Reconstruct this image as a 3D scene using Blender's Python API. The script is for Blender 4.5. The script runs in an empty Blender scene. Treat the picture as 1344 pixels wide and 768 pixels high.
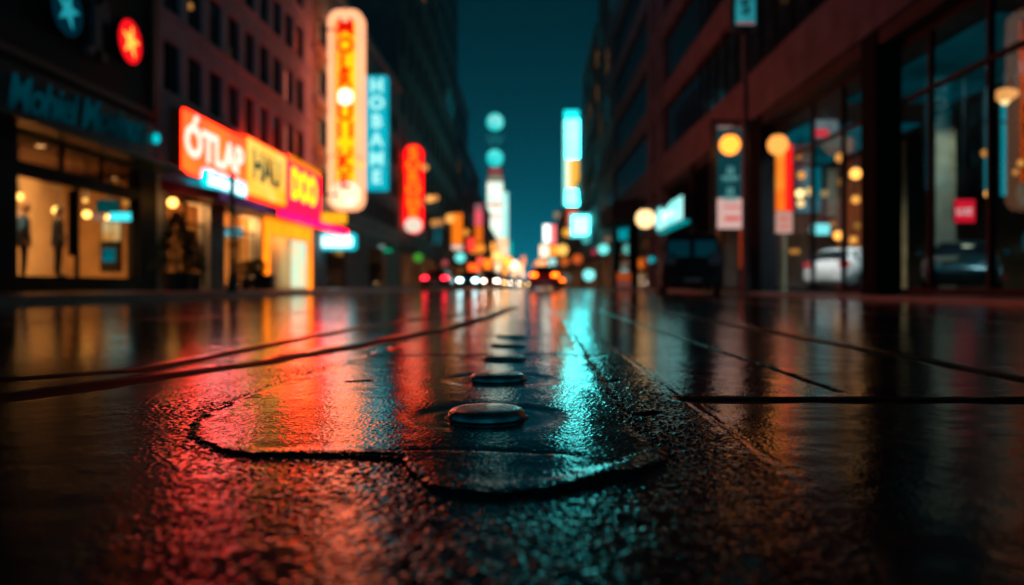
import bpy, bmesh, math, random
import numpy as np
from mathutils import Vector, Matrix, Euler
R = math.radians
PI = math.pi
rng = random.Random(7)
scene = bpy.context.scene
COL = scene.collection
GLOW = .38
HAZE = .00025
SKY, APERTURE, EXPO = .024, .0148, -0.12
CAM_H = 0.245
VX, VY, F = 690.0, 376.0, 1000.0          # vanishing point and focal length measured in the photograph

def at(px, py, Y):
    """world point that the photograph shows at px, py when it stands Y metres away"""
    return ((px - VX) / F * Y, Y, CAM_H - (py - VY) / F * Y)

# ------------------------------------------------------------------ materials
MATS = {}
def _new(name):
    m = bpy.data.materials.new(name); m.use_nodes = True
    nt = m.node_tree; nt.nodes.clear()
    out = nt.nodes.new('ShaderNodeOutputMaterial')
    return m, nt, out

def pmat(name, col, rough=0.6, metal=0.0, var=0.25, scale=6.0, bump=0.15, coat=0.0, spec=0.5):
    """painted, stone or cloth surface: colour and roughness wander with two noises"""
    if name in MATS: return MATS[name]
    m, nt, out = _new(name)
    b = nt.nodes.new('ShaderNodeBsdfPrincipled')
    tc = nt.nodes.new('ShaderNodeTexCoord')
    n = nt.nodes.new('ShaderNodeTexNoise'); n.inputs['Scale'].default_value = scale; n.inputs['Detail'].default_value = 6
    nt.links.new(tc.outputs['Object'], n.inputs['Vector'])
    r = nt.nodes.new('ShaderNodeValToRGB')
    r.color_ramp.elements[0].position = 0.3; r.color_ramp.elements[1].position = 0.75
    r.color_ramp.elements[0].color = (*[c * (1 - var) for c in col], 1)
    r.color_ramp.elements[1].color = (*[min(1, c * (1 + var)) for c in col], 1)
    nt.links.new(n.outputs['Fac'], r.inputs['Fac'])
    nt.links.new(r.outputs['Color'], b.inputs['Base Color'])
    mr = nt.nodes.new('ShaderNodeMapRange')
    mr.inputs['To Min'].default_value = max(0.02, rough * 0.8); mr.inputs['To Max'].default_value = min(1, rough * 1.2)
    nt.links.new(n.outputs['Fac'], mr.inputs['Value']); nt.links.new(mr.outputs['Result'], b.inputs['Roughness'])
    b.inputs['Metallic'].default_value = metal
    b.inputs['Coat Weight'].default_value = coat
    b.inputs['Specular IOR Level'].default_value = spec
    if bump:
        n2 = nt.nodes.new('ShaderNodeTexNoise'); n2.inputs['Scale'].default_value = scale * 9; n2.inputs['Detail'].default_value = 4
        nt.links.new(tc.outputs['Object'], n2.inputs['Vector'])
        bp = nt.nodes.new('ShaderNodeBump'); bp.inputs['Strength'].default_value = bump; bp.inputs['Distance'].default_value = 0.01
        nt.links.new(n2.outputs['Fac'], bp.inputs['Height']); nt.links.new(bp.outputs['Normal'], b.inputs['Normal'])
    nt.links.new(b.outputs['BSDF'], out.inputs['Surface'])
    MATS[name] = m
    return m

def emat(name, col, strength, var=0.0, scale=3.0, sample=True, col2=None):
    """something that gives off light: a lamp, a lit sign face"""
    if name in MATS: return MATS[name]
    m, nt, out = _new(name)
    e = nt.nodes.new('ShaderNodeEmission'); e.inputs['Strength'].default_value = strength
    e.inputs['Color'].default_value = (*col, 1)
    if var or col2:
        tc = nt.nodes.new('ShaderNodeTexCoord')
        n = nt.nodes.new('ShaderNodeTexNoise'); n.inputs['Scale'].default_value = scale; n.inputs['Detail'].default_value = 2
        nt.links.new(tc.outputs['Object'], n.inputs['Vector'])
        r = nt.nodes.new('ShaderNodeValToRGB'); r.color_ramp.elements[0].position = .35; r.color_ramp.elements[1].position = .65
        r.color_ramp.elements[0].color = (*(col2 if col2 else [c * (1 - var) for c in col]), 1)
        r.color_ramp.elements[1].color = (*col, 1)
        nt.links.new(n.outputs['Fac'], r.inputs['Fac']); nt.links.new(r.outputs['Color'], e.inputs['Color'])
    nt.links.new(e.outputs['Emission'], out.inputs['Surface'])
    if not sample: m.cycles.emission_sampling = 'NONE'
    MATS[name] = m
    return m

def glassmat(name, tint=(.85, .92, .95), ior=1.45, rough=0.0):
    if name in MATS: return MATS[name]
    m, nt, out = _new(name)
    t = nt.nodes.new('ShaderNodeBsdfTransparent'); t.inputs['Color'].default_value = (*tint, 1)
    g = nt.nodes.new('ShaderNodeBsdfGlossy'); g.inputs['Roughness'].default_value = rough
    n = nt.nodes.new('ShaderNodeTexNoise'); n.inputs['Scale'].default_value = .6
    tc = nt.nodes.new('ShaderNodeTexCoord'); nt.links.new(tc.outputs['Object'], n.inputs['Vector'])
    bp = nt.nodes.new('ShaderNodeBump'); bp.inputs['Strength'].default_value = .08; bp.inputs['Distance'].default_value = .02
    nt.links.new(n.outputs['Fac'], bp.inputs['Height']); nt.links.new(bp.outputs['Normal'], g.inputs['Normal'])
    lw = nt.nodes.new('ShaderNodeLayerWeight'); lw.inputs['Blend'].default_value = .5      # facing ratio, the same from both faces of the pane
    pw = nt.nodes.new('ShaderNodeMath'); pw.operation = 'POWER'; pw.inputs[1].default_value = 5
    f = nt.nodes.new('ShaderNodeMapRange'); f.inputs['To Min'].default_value = .035; f.inputs['To Max'].default_value = .075
    nt.links.new(lw.outputs['Facing'], pw.inputs[0]); nt.links.new(pw.outputs[0], f.inputs['Value'])
    mx = nt.nodes.new('ShaderNodeMixShader')
    nt.links.new(f.outputs['Result'], mx.inputs[0]); nt.links.new(t.outputs[0], mx.inputs[1]); nt.links.new(g.outputs[0], mx.inputs[2])
    nt.links.new(mx.outputs[0], out.inputs['Surface'])
    MATS[name] = m
    return m

# ------------------------------------------------------------------ mesh builder
class MB:
    def __init__(s): s.v = []; s.f = []
    def add(s, vs, fs):
        b = len(s.v); s.v += [tuple(v) for v in vs]; s.f += [tuple(i + b for i in f) for f in fs]; return s
    def box(s, x0, x1, y0, y1, z0, z1, bev=0.0):
        x0, x1 = min(x0, x1), max(x0, x1); y0, y1 = min(y0, y1), max(y0, y1); z0, z1 = min(z0, z1), max(z0, z1)
        if bev <= 0:
            return s.add([(x0,y0,z0),(x1,y0,z0),(x1,y1,z0),(x0,y1,z0),(x0,y0,z1),(x1,y0,z1),(x1,y1,z1),(x0,y1,z1)],
                         [(3,2,1,0),(4,5,6,7),(0,1,5,4),(1,2,6,5),(2,3,7,6),(3,0,4,7)])
        bm = bmesh.new(); bmesh.ops.create_cube(bm, size=1)
        bmesh.ops.scale(bm, vec=(x1-x0, y1-y0, z1-z0), verts=bm.verts)
        bmesh.ops.translate(bm, vec=((x0+x1)/2, (y0+y1)/2, (z0+z1)/2), verts=bm.verts)
        bmesh.ops.bevel(bm, geom=list(bm.edges), offset=bev, segments=3, affect='EDGES', profile=.5)
        return s.bm(bm)
    def bm(s, bm):
        bm.verts.index_update()
        s.add([v.co[:] for v in bm.verts], [[v.index for v in f.verts] for f in bm.faces]); bm.free(); return s
    def tube(s, pts, r, n=10, r1=None, cap=True):
        pts = [Vector(p) for p in pts]; k = len(pts); rings = []
        for i, p in enumerate(pts):
            d = (pts[min(i+1, k-1)] - pts[max(i-1, 0)]).normalized()
            a = d.orthogonal().normalized() if i == 0 else (a - a.dot(d) * d).normalized()
            b = d.cross(a); rr = r if r1 is None else r + (r1 - r) * i / (k - 1)
            rings.append([p + (a * math.cos(2*PI*j/n) + b * math.sin(2*PI*j/n)) * rr for j in range(n)])
        vs = [q for g in rings for q in g]; fs = []
        for i in range(k - 1):
            for j in range(n): fs.append((i*n+j, i*n+(j+1)%n, (i+1)*n+(j+1)%n, (i+1)*n+j))
        if cap: fs += [tuple(range(n))[::-1], tuple((k-1)*n+j for j in range(n))]
        return s.add(vs, fs)
    def lathe(s, prof, c=(0,0,0), n=24):
        """prof: (radius, z) pairs turned about z"""
        vs = []; fs = []; k = len(prof)
        for (r, z) in prof:
            for j in range(n): vs.append((c[0]+r*math.cos(2*PI*j/n), c[1]+r*math.sin(2*PI*j/n), c[2]+z))
        for i in range(k-1):
            for j in range(n): fs.append((i*n+j, i*n+(j+1)%n, (i+1)*n+(j+1)%n, (i+1)*n+j))
        fs += [tuple(range(n))[::-1], tuple((k-1)*n+j for j in range(n))]
        return s.add(vs, fs)
    def ball(s, c, r, n=20, m=12, sz=1.0):
        return s.lathe([(max(1e-4, r*math.sin(PI*i/m)), -r*sz*math.cos(PI*i/m)) for i in range(m+1)], c, n)
    def prism(s, poly, a, b, axis):
        """poly of 2-d points extruded along an axis: 'x' (y,z), 'y' (x,z), 'z' (x,y)"""
        def P(p, t): return (t, p[0], p[1]) if axis == 'x' else (p[0], t, p[1]) if axis == 'y' else (p[0], p[1], t)
        n = len(poly)
        vs = [P(p, a) for p in poly] + [P(p, b) for p in poly]
        fs = [tuple(range(n))[::-1], tuple(range(n, 2*n))] + [(i, (i+1)%n, n+(i+1)%n, n+i) for i in range(n)]
        return s.add(vs, fs)
    def wall(s, axis, f, b, u0, u1, z0, z1, holes=()):
        """a wall with real openings. axis 'x': the front lies at x=f and the back at x=b, u is y; axis 'y': front at y=f, u is x"""
        us = sorted({u0, u1, *[h[0] for h in holes], *[h[1] for h in holes]}); zs = sorted({z0, z1, *[h[2] for h in holes], *[h[3] for h in holes]})
        us = [u for u in us if u0 <= u <= u1]; zs = [z for z in zs if z0 <= z <= z1]
        def solid(i, j):
            if i < 0 or j < 0 or i >= len(us)-1 or j >= len(zs)-1: return False
            cu, cz = (us[i]+us[i+1])/2, (zs[j]+zs[j+1])/2
            return not any(h[0] < cu < h[1] and h[2] < cz < h[3] for h in holes)
        def P(d, u, z): return (d, u, z) if axis == 'x' else (u, d, z)
        for i in range(len(us)-1):
            for j in range(len(zs)-1):
                if not solid(i, j): continue
                a, c, d, e = us[i], us[i+1], zs[j], zs[j+1]
                s.add([P(f,a,d),P(f,c,d),P(f,c,e),P(f,a,e)], [(0,1,2,3)])
                s.add([P(b,a,d),P(b,c,d),P(b,c,e),P(b,a,e)], [(3,2,1,0)])
                if not solid(i-1,j): s.add([P(f,a,d),P(b,a,d),P(b,a,e),P(f,a,e)], [(0,1,2,3)])
                if not solid(i+1,j): s.add([P(f,c,d),P(b,c,d),P(b,c,e),P(f,c,e)], [(0,1,2,3)])
                if not solid(i,j-1): s.add([P(f,a,d),P(b,a,d),P(b,c,d),P(f,c,d)], [(0,1,2,3)])
                if not solid(i,j+1): s.add([P(f,a,e),P(b,a,e),P(b,c,e),P(f,c,e)], [(0,1,2,3)])
        return s
    def mesh(s, name, off=(0,0,0), smooth=False):
        me = bpy.data.meshes.new(name)
        me.from_pydata([(v[0]-off[0], v[1]-off[1], v[2]-off[2]) for v in s.v], [], s.f); me.update()
        bm = bmesh.new(); bm.from_mesh(me); bmesh.ops.recalc_face_normals(bm, faces=bm.faces); bm.to_mesh(me); bm.free()
        if smooth:
            me.polygons.foreach_set('use_smooth', [True]*len(me.polygons))
        return me

def obj(name, me, mat, parent=None):
    o = bpy.data.objects.new(name, me); COL.objects.link(o)
    me.materials.append(mat)
    if parent is not None: o.parent = parent
    return o
def wloc(p):
    v = Vector((0,0,0))
    while p is not None: v += Vector(p.location); p = p.parent
    return v
def part(name, mb, mat, parent, world=False, smooth=False):
    """one part of a thing. world: the builder holds world coordinates (the thing is not turned)"""
    off = wloc(parent) if world else (0,0,0)
    return obj(name, mb.mesh(name, off, smooth), mat, parent)
def tag(o, label, cat, group=None):
    o['label'] = label; o['category'] = cat
    if group: o['group'] = group
    return o
def thing(name, label, cat, loc=(0,0,0), rz=0.0, group=None):
    o = bpy.data.objects.new(name, None); COL.objects.link(o); o.empty_display_size = .1
    o.location = loc; o.rotation_euler = (0,0,rz)
    return tag(o, label, cat, group)
def struct(name, mb, mat, kind='structure', smooth=False):
    o = obj(name, mb.mesh(name, (0,0,0), smooth), mat); o['kind'] = kind; return o

def text_mb(mb, body, size, M, extrude=.02, offset=0.0, shear=0.0, spacing=1.0, line=1.0, wx=1.0):
    """adds centred lettering to a builder; M carries it from the xy plane into place"""
    cu = bpy.data.curves.new('lettering', 'FONT'); cu.body = body; cu.size = size; cu.extrude = extrude; cu.offset = offset; cu.shear = shear
    cu.align_x = 'CENTER'; cu.align_y = 'CENTER'; cu.space_character = spacing; cu.space_line = line; cu.resolution_u = 3
    o = bpy.data.objects.new('lettering', cu); COL.objects.link(o)
    dg = bpy.context.evaluated_depsgraph_get(); dg.update()
    me = bpy.data.meshes.new_from_object(o.evaluated_get(dg))
    mb.add([M @ Vector((v.co[0]*wx, v.co[1], v.co[2])) for v in me.vertices], [list(p.vertices) for p in me.polygons])
    bpy.data.objects.remove(o); bpy.data.curves.remove(cu); bpy.data.meshes.remove(me)
    return mb
def face_M(loc, facing, roll=0.0):
    """facing '+x' (left side of the street), '-x' (right side), '-y' (towards the camera)"""
    e = {'+x': (PI/2, 0, PI/2), '-x': (PI/2, 0, -PI/2), '-y': (PI/2, 0, 0)}[facing]
    return Matrix.Translation(loc) @ Euler(e).to_matrix().to_4x4() @ Matrix.Rotation(roll, 4, 'Z')
def round_rect(w, h, r, n=6, cx=0, cz=0):
    p = []
    for (sx, sz, a0) in ((1,1,0),(-1,1,90),(-1,-1,180),(1,-1,270)):
        for i in range(n+1):
            a = R(a0 + 90*i/n); p.append((cx + sx*(w/2-r) + r*math.cos(a), cz + sz*(h/2-r) + r*math.sin(a)))
    return p
def star(r0, r1, n=5, a0=PI/2):
    return [((r0 if i%2==0 else r1)*math.cos(a0+PI*i/n), (r0 if i%2==0 else r1)*math.sin(a0+PI*i/n)) for i in range(2*n)]
def area_lamp(name, loc, tgt, sx, sy, col, power, spread=105):
    l = bpy.data.lights.new(name, 'AREA'); l.shape = 'RECTANGLE'; l.size = sx; l.size_y = sy; l.color = col; l.energy = power; l.spread = R(spread)
    o = bpy.data.objects.new(name, l); COL.objects.link(o); o.location = loc
    o.rotation_euler = (Vector(tgt)-Vector(loc)).to_track_quat('-Z','Y').to_euler(); return o
def point_lamp(name, loc, col, power, rad=.1):
    l = bpy.data.lights.new(name, 'POINT'); l.color = col; l.energy = power; l.shadow_soft_size = rad
    o = bpy.data.objects.new(name, l); COL.objects.link(o); o.location = loc; return o
# ------------------------------------------------------------------ road
def _hash(i, j, seed):
    n = (i.astype(np.int64) * 374761393 + j.astype(np.int64) * 668265263 + seed * 1442695041) & 0x7fffffff
    n = ((n ^ (n >> 13)) * 1274126177) & 0x7fffffff
    return ((n ^ (n >> 16)) & 0xffff) / 65535.0
def vnoise(x, y, sc, seed):
    x = x / sc; y = y / sc; i = np.floor(x); j = np.floor(y); u = x - i; v = y - j
    u = u*u*(3-2*u); v = v*v*(3-2*v)
    a = _hash(i, j, seed); b = _hash(i+1, j, seed); c = _hash(i, j+1, seed); d = _hash(i+1, j+1, seed)
    return (a*(1-u)+b*u)*(1-v) + (c*(1-u)+d*u)*v
def pebbles(x, y, cell, seed):
    """rounded stones: one jittered centre per cell, every stone with its own size and height"""
    x = x / cell; y = y / cell; i = np.floor(x); j = np.floor(y); h = np.zeros_like(x)
    for di in (-1, 0, 1):
        for dj in (-1, 0, 1):
            ii, jj = i+di, j+dj
            cx = ii + _hash(ii, jj, seed); cy = jj + _hash(ii, jj, seed+1); r = .38 + .38*_hash(ii, jj, seed+2); k = .25 + .75*_hash(ii, jj, seed+3)
            d2 = ((x-cx)**2 + (y-cy)**2) / (r*r)
            h = np.maximum(h, np.where(d2 < 1, k*(1-d2)**.8, 0))
    return h
def seg_dist(x, y, pts):
    d = np.full(x.shape, 1e9)
    for (ax, ay), (bx, by) in zip(pts[:-1], pts[1:]):
        vx, vy = bx-ax, by-ay; t = np.clip(((x-ax)*vx + (y-ay)*vy)/(vx*vx+vy*vy), 0, 1)
        d = np.minimum(d, np.hypot(x-ax-t*vx, y-ay-t*vy))
    return d
def inside(x, y, poly):
    r = np.zeros(x.shape, bool); n = len(poly)
    for k in range(n):
        (ax, ay), (bx, by) = poly[k], poly[(k+1) % n]
        if ay == by: continue
        r ^= ((ay > y) != (by > y)) & (x < (bx-ax)*(y-ay)/(by-ay)+ax)
    return r
def sst(a, b, t):
    t = np.clip((t-a)/(b-a), 0, 1); return t*t*(3-2*t)

PATCH = [(-.36,30),(-.38,7.2),(-.45,4.2),(-.54,3.1),(-.63,1.78),(-.60,1.38),(-.548,1.231),(-.454,1.134),(-.388,1.094),(-.30,1.10),(-.22,1.085),(-.175,1.07),
         (-.166,1.03),(-.151,.996),(-.12,.928),(-.08,.90),(-.035,.884),(.02,.90),(.075,.939),(.14,.985),(.198,1.06),(.208,1.145),(.196,1.30),(.19,1.54),(.212,2.356),(.245,3.6),(.285,5.6),(.30,30)]
LOBE = [(-.30,1.10),(-.12,1.13),(-.02,1.115),(.06,1.09),(.12,1.05)]       # crest of the second layer inside the lobe
STUD_Y = [1.408 + .568*i for i in range(5)]
STUD_X = -.072
TAR = [[(-1.9,1.35),(-1.16,1.66),(-1.01,2.02),(-.865,2.40),(-.69,3.18),(-.44,4.4),(-.3,6.0),(-.12,9)],
       [(-1.7,1.7),(-1.12,2.2),(-1.06,3.2),(-.98,4.6),(-.62,6.4),(-.3,9)],
       [(-6.4,3.0),(-3.6,4.6),(-2.2,6.6),(-1.5,9.5),(-1.0,16)],
       [(.36,1.66),(1.0,1.655),(1.8,1.67),(3.2,1.6),(6,1.65)],
       [(.3,2.72),(-.5,2.66)], [(.3,3.8),(-.45,3.86)], [(.3,7.0),(-.38,6.9)], [(1.33,3.9),(3.5,3.75),(6,3.9)], [(.34,7.4),(3,7.1),(6,7.4)]]
LONG = [(1.33, .8, 60), (.74, 1.75, 12), (3.3, 1.0, 120), (-3.3, 3.0, 120)]    # longitudinal joints: x, from y, to y

def corner_dimming(x, y):
    """dims reflections and flattens stones towards the near corners, standing in for lens vignetting"""
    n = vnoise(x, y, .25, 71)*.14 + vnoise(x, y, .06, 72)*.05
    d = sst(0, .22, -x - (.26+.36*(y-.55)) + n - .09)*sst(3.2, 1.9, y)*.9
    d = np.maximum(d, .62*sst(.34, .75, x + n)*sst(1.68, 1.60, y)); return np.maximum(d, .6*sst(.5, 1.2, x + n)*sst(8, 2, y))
def road_heights(x, y):
    sd_in = inside(x, y, PATCH)
    wob = (vnoise(x, y, .05, 3)-.5)*.022 + (vnoise(x, y, .016, 4)-.5)*.010
    d = seg_dist(x, y, PATCH + [PATCH[0]])
    sd = np.where(sd_in, d, -d) + wob *np.clip(1.3 - y*.12, .3, 1)
    patch = sst(-.003, .012, sd)
    h = .0045*(vnoise(x, y, .9, 11)-.5) + .0030*(vnoise(x, y, .32, 12)-.5)*np.clip(3/y, .2, 1)
    rip = (vnoise(x*.7, y, .07, 13)-.5) + .5*(vnoise(x, y, .03, 14)-.5)
    h += .0020*rip*np.where(patch > .5, .5, .6)*np.clip(2.5/y, .25, 1)
    h += .0036*patch*(1 - np.exp(-(np.maximum(sd, 0)/.05)**2)*(.75*vnoise(x, y, .11, 95))) + .004*np.exp(-((sd-.02)/.025)**2)*patch*(vnoise(x, y, .12, 15))
    # the lobe's second layer
    ld = seg_dist(x, y, LOBE); below = inside(x, y, LOBE + [(.208,1.145),(.198,1.06),(.14,.985),(.075,.939),(.02,.90),(-.035,.884),(-.08,.90),(-.12,.928),(-.151,.996),(-.175,1.07)])
    h += np.where(below, .0035*sst(0, .02, ld+wob*.6), -.0015*np.exp(-(ld/.02)**2))
    # stones
    near = np.clip(1.25-y/5.5, 0, 1)
    coarse = pebbles(x, y*.85, .0088, 21); mid = pebbles(x, y, .0066, 27); fine = pebbles(x, y, .0048, 31)
    left_out = (1-patch)*sst(.36, .30, x)
    wear = .35 + .65*vnoise(x, y, .22, 41)
    corner_dim = corner_dimming(x, y); h += near*wear*(1-.85*corner_dim)*(left_out*(.0040*np.maximum(coarse-.42, 0) + .0022*np.maximum(mid-.48, 0) + .00025*fine) + patch*(.0012*np.maximum(mid-.40, 0) + .0006*fine) + .0030*np.exp(-(sd/.016)**2)*np.maximum(mid-.25, 0) + sst(.30,.36,x)*(.0003*coarse+.0005*fine))
    # right slab, a little lower behind a broken edge
    ex = x - .338 + wob*.3
    h -= .0022*sst(-.010, .04, ex)*sst(.75, 1.3, y)
    h -= .0012*np.exp(-((ex-.012)/.008)**2)*sst(.75, 1.3, y)
    tar = np.zeros_like(x)
    for k, pts in enumerate(TAR):
        t = seg_dist(x, y, pts); w = (.075 if k == 0 else .055 if k < 3 else .045 if k == 3 else .016)*(.7+.6*vnoise(x, y, .15, 50+k))
        m = sst(w, w*.55, t); h += (-.006 if k in (0, 3) else -.0035)*sst(w*1.25, w*.35, t); tar = np.maximum(tar, m)
    for (lx, a, b) in LONG:
        t = np.abs(x - lx + wob*.5); w = .045 if lx > 1 else .016
        m = sst(w, w*.4, t)*sst(a, a+.1, y)*sst(b, b*.97, y); h -= .005*m; tar = np.maximum(tar, m)
    for (px, py, L) in ((.22, 1.965, .07), (.235, 1.46, .06), (-.42, 1.93, .07), (.2, 2.35, .06)):    # short scars across the patch
        t = np.hypot((x-px)/(L/2), (y-py-.012*np.sin((x-px)*70))/.022); m = sst(1.1, .7, t); h -= .006*m; tar = np.maximum(tar, m*.9)
    wet = np.zeros_like(x)
    for i, sy in enumerate(STUD_Y):                                # the studs sit in shallow rings that hold water
        r = np.hypot(x-STUD_X, (y-sy)*1.0); flat = sst(.17, .10, r)
        base = .0028
        h = h*(1-flat) + base*flat; h += (1 if i < 2 else .25)*.0004*np.exp(-((r-.098)/.014)**2)*(.1+1.6*vnoise(x, y, .06, 91)) - .0003*np.exp(-((r-.125)/.016)**2)
        wet = np.maximum(wet, flat)
    pud = sst(.52, .70, vnoise(x, y, .42, 61)*.65 + vnoise(x, y, .15, 62)*.35) * np.clip(y-1.0, 0, 1)
    wet = np.maximum(wet, pud)
    return h, tar, patch, wet, corner_dim

def build_road():
    x_in = np.arange(-.85, .85001, .0021); g = []; s = .0021; xx = .85
    while xx < 6.6: s *= 1.055; xx += s; g.append(xx)
    g = np.array(g); g = .85 + (g-.85)*(6.6-.85)/(g[-1]-.85)
    xs = np.concatenate([-g[::-1], x_in, g])
    ys = [.22]
    while ys[-1] < 430: ys.append(ys[-1] + .0023*max(1, (ys[-1]/1.3))**1.74)
    ys = np.array(ys)
    X, Y = np.meshgrid(xs, ys); X = X.ravel(); Y = Y.ravel()
    h, tar, patch, wet, corner_dim = road_heights(X, Y)
    nx, ny = len(xs), len(ys)
    co = np.stack([X, Y, h], 1).astype(np.float32)
    i = np.arange((ny-1)*nx).reshape(ny-1, nx)[:, :-1].ravel()
    q = np.stack([i, i+1, i+1+nx, i+nx], 1).astype(np.int32)
    me = bpy.data.meshes.new('road'); me.vertices.add(len(co)); me.vertices.foreach_set('co', co.ravel())
    me.loops.add(q.size); me.loops.foreach_set('vertex_index', q.ravel())
    me.polygons.add(len(q)); me.polygons.foreach_set('loop_start', np.arange(0, q.size, 4, dtype=np.int32)); me.polygons.foreach_set('loop_total', np.full(len(q), 4, np.int32))
    me.polygons.foreach_set('use_smooth', np.ones(len(q), bool))
    me.update(); me.validate()
    a = me.color_attributes.new('surface', 'FLOAT_COLOR', 'POINT')
    a.data.foreach_set('color', np.stack([tar, patch, wet, corner_dim], 1).astype(np.float32).ravel())
    print('road verts', len(co))
    return me

def road_material():
    m, nt, out = _new('wet_asphalt'); L = nt.links.new; N = nt.nodes.new
    b = N('ShaderNodeBsdfPrincipled'); at_ = N('ShaderNodeAttribute'); at_.attribute_name = 'surface'
    sep = N('ShaderNodeSeparateColor'); L(at_.outputs['Color'], sep.inputs[0])
    tc = N('ShaderNodeTexCoord')
    n1 = N('ShaderNodeTexNoise'); n1.inputs['Scale'].default_value = 260; n1.inputs['Detail'].default_value = 3; L(tc.outputs['Object'], n1.inputs['Vector'])
    n2 = N('ShaderNodeTexNoise'); n2.inputs['Scale'].default_value = 5; n2.inputs['Detail'].default_value = 5; L(tc.outputs['Object'], n2.inputs['Vector'])
    r = N('ShaderNodeValToRGB'); r.color_ramp.elements[0].color = (.006,.007,.008,1); r.color_ramp.elements[1].color = (.026,.027,.028,1)
    r.color_ramp.elements[0].position = .3; r.color_ramp.elements[1].position = .75
    mxn = N('ShaderNodeMix'); mxn.inputs[0].default_value = .5; L(n1.outputs['Fac'], mxn.inputs[2]); L(n2.outputs['Fac'], mxn.inputs[3]); L(mxn.outputs[0], r.inputs['Fac'])
    mt = N('ShaderNodeMix'); mt.data_type = 'RGBA'; L(sep.outputs[0], mt.inputs[0]); L(r.outputs['Color'], mt.inputs[6]); mt.inputs[7].default_value = (.003,.003,.004,1)
    L(mt.outputs[2], b.inputs['Base Color'])
    # roughness: water lies smoothest in the puddles, tar seams are dull
    mr = N('ShaderNodeMapRange'); mr.inputs['From Min'].default_value = .3; mr.inputs['From Max'].default_value = .7; mr.inputs['To Min'].default_value = ROUGH_A; mr.inputs['To Max'].default_value = ROUGH_B
    L(n2.outputs['Fac'], mr.inputs['Value'])
    w = N('ShaderNodeMix'); L(sep.outputs[2], w.inputs[0]); L(mr.outputs['Result'], w.inputs[2]); w.inputs[3].default_value = .10
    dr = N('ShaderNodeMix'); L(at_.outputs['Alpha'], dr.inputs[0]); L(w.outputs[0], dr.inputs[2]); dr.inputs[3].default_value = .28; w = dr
    t = N('ShaderNodeMix'); L(sep.outputs[0], t.inputs[0]); L(w.outputs[0], t.inputs[2]); t.inputs[3].default_value = .62
    L(t.outputs[0], b.inputs['Roughness'])
    sp = N('ShaderNodeMix'); mm = N('ShaderNodeMath'); mm.operation = 'MAXIMUM'; L(sep.outputs[0], mm.inputs[0]); L(at_.outputs['Alpha'], mm.inputs[1]); L(mm.outputs[0], sp.inputs[0]); sp.inputs[2].default_value = .32; sp.inputs[3].default_value = .03  # dull in tar seams, and cut at the near corners as painted vignette
    L(sp.outputs[0], b.inputs['Specular IOR Level'])
    vo = N('ShaderNodeTexVoronoi'); vo.inputs['Scale'].default_value = 210; L(tc.outputs['Object'], vo.inputs['Vector']); hm_ = N('ShaderNodeMath'); hm_.operation = 'SUBTRACT'; L(n1.outputs['Fac'], hm_.inputs[0]); L(vo.outputs['Distance'], hm_.inputs[1])
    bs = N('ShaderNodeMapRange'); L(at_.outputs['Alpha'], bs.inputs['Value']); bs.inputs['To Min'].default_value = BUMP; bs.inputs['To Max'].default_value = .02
    bp = N('ShaderNodeBump'); L(bs.outputs['Result'], bp.inputs['Strength']); bp.inputs['Distance'].default_value = .0012
    L(hm_.outputs[0], bp.inputs['Height']); L(bp.outputs['Normal'], b.inputs['Normal'])
    L(b.outputs['BSDF'], out.inputs['Surface'])
    return m
ROUGH_A, ROUGH_B, BUMP = .045, .13, .11
road_me = build_road()
road = obj('road', road_me, road_material()); road['kind'] = 'structure'

# ground sheet, pavements with their kerbs
stone = pmat('paving_stone', (.16,.15,.14), .32, var=.35, scale=3, bump=.3)
kerbm = pmat('kerb_stone', (.22,.21,.20), .35, var=.2, scale=5, bump=.2)
dark_ground = pmat('dark_ground', (.05,.05,.05), .7)
g = MB(); g.add([(-140,-60,-.06),(140,-60,-.06),(140,470,-.06),(-140,470,-.06)], [(0,1,2,3)])
struct('ground', g, dark_ground)
def pavement(x0, x1, kerb_x, z, y0, y1):
    p = MB(); s = 1 if x1 > 0 else -1
    p.box(x0, x1, y0, y1, -.05, z)
    struct('pavement', p, stone)
    k = MB(); y = y0
    while y < min(y1, 130):
        k.box(kerb_x, kerb_x + s*.15, y+.006, y+.994, -.05, z+.004, .008); y += 1.0
    if y1 > 130: k.box(kerb_x, kerb_x + s*.15, 130, y1, -.05, z+.004)
    struct('kerb', k, kerbm)
pavement(-10.5, -6.76, -6.6, .125, 3, 430)
pavement(6.76, 9.0, 6.6, .06, 3, 430)

# raised ceramic road studs down the middle of the patch
studm = pmat('stud_metal', (.42,.42,.43), .25, metal=.9, var=.5, scale=26, bump=.2, coat=.4)
gluem = pmat('stud_bitumen', (.01,.01,.01), .5, scale=40)
near_names = ['nearest large black road stud, ringed by water in the asphalt patch', 'second black road stud along the middle of the wet asphalt patch',
              'third black road stud up the wet road, glinting pink', 'fourth black road stud from the camera on the wet patch', 'fifth black road stud from the camera on the wet patch']
for i, sy in enumerate(STUD_Y):
    t = thing('road_stud', near_names[i], 'road stud', (STUD_X, sy, .0028), group='round road studs along the lane line')
    a = MB().lathe([(.0715,-.004),(.0715,.002),(.0710,.007),(.0692,.0120),(.065,.0160),(.058,.0183),(.045,.0194),(.025,.0200),(.0005,.0203)], n=64)
    so_ = part('stud_dome', a, studm, t, smooth=True); so_.scale.z = (1,.95,.62,.48,.42)[i]
    b = MB().lathe([(.079,-.004),(.078,.0012),(.0725,.0022),(.070,-.002)], n=48)
    part('bitumen_pad', b, gluem, t, smooth=True)
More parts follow.
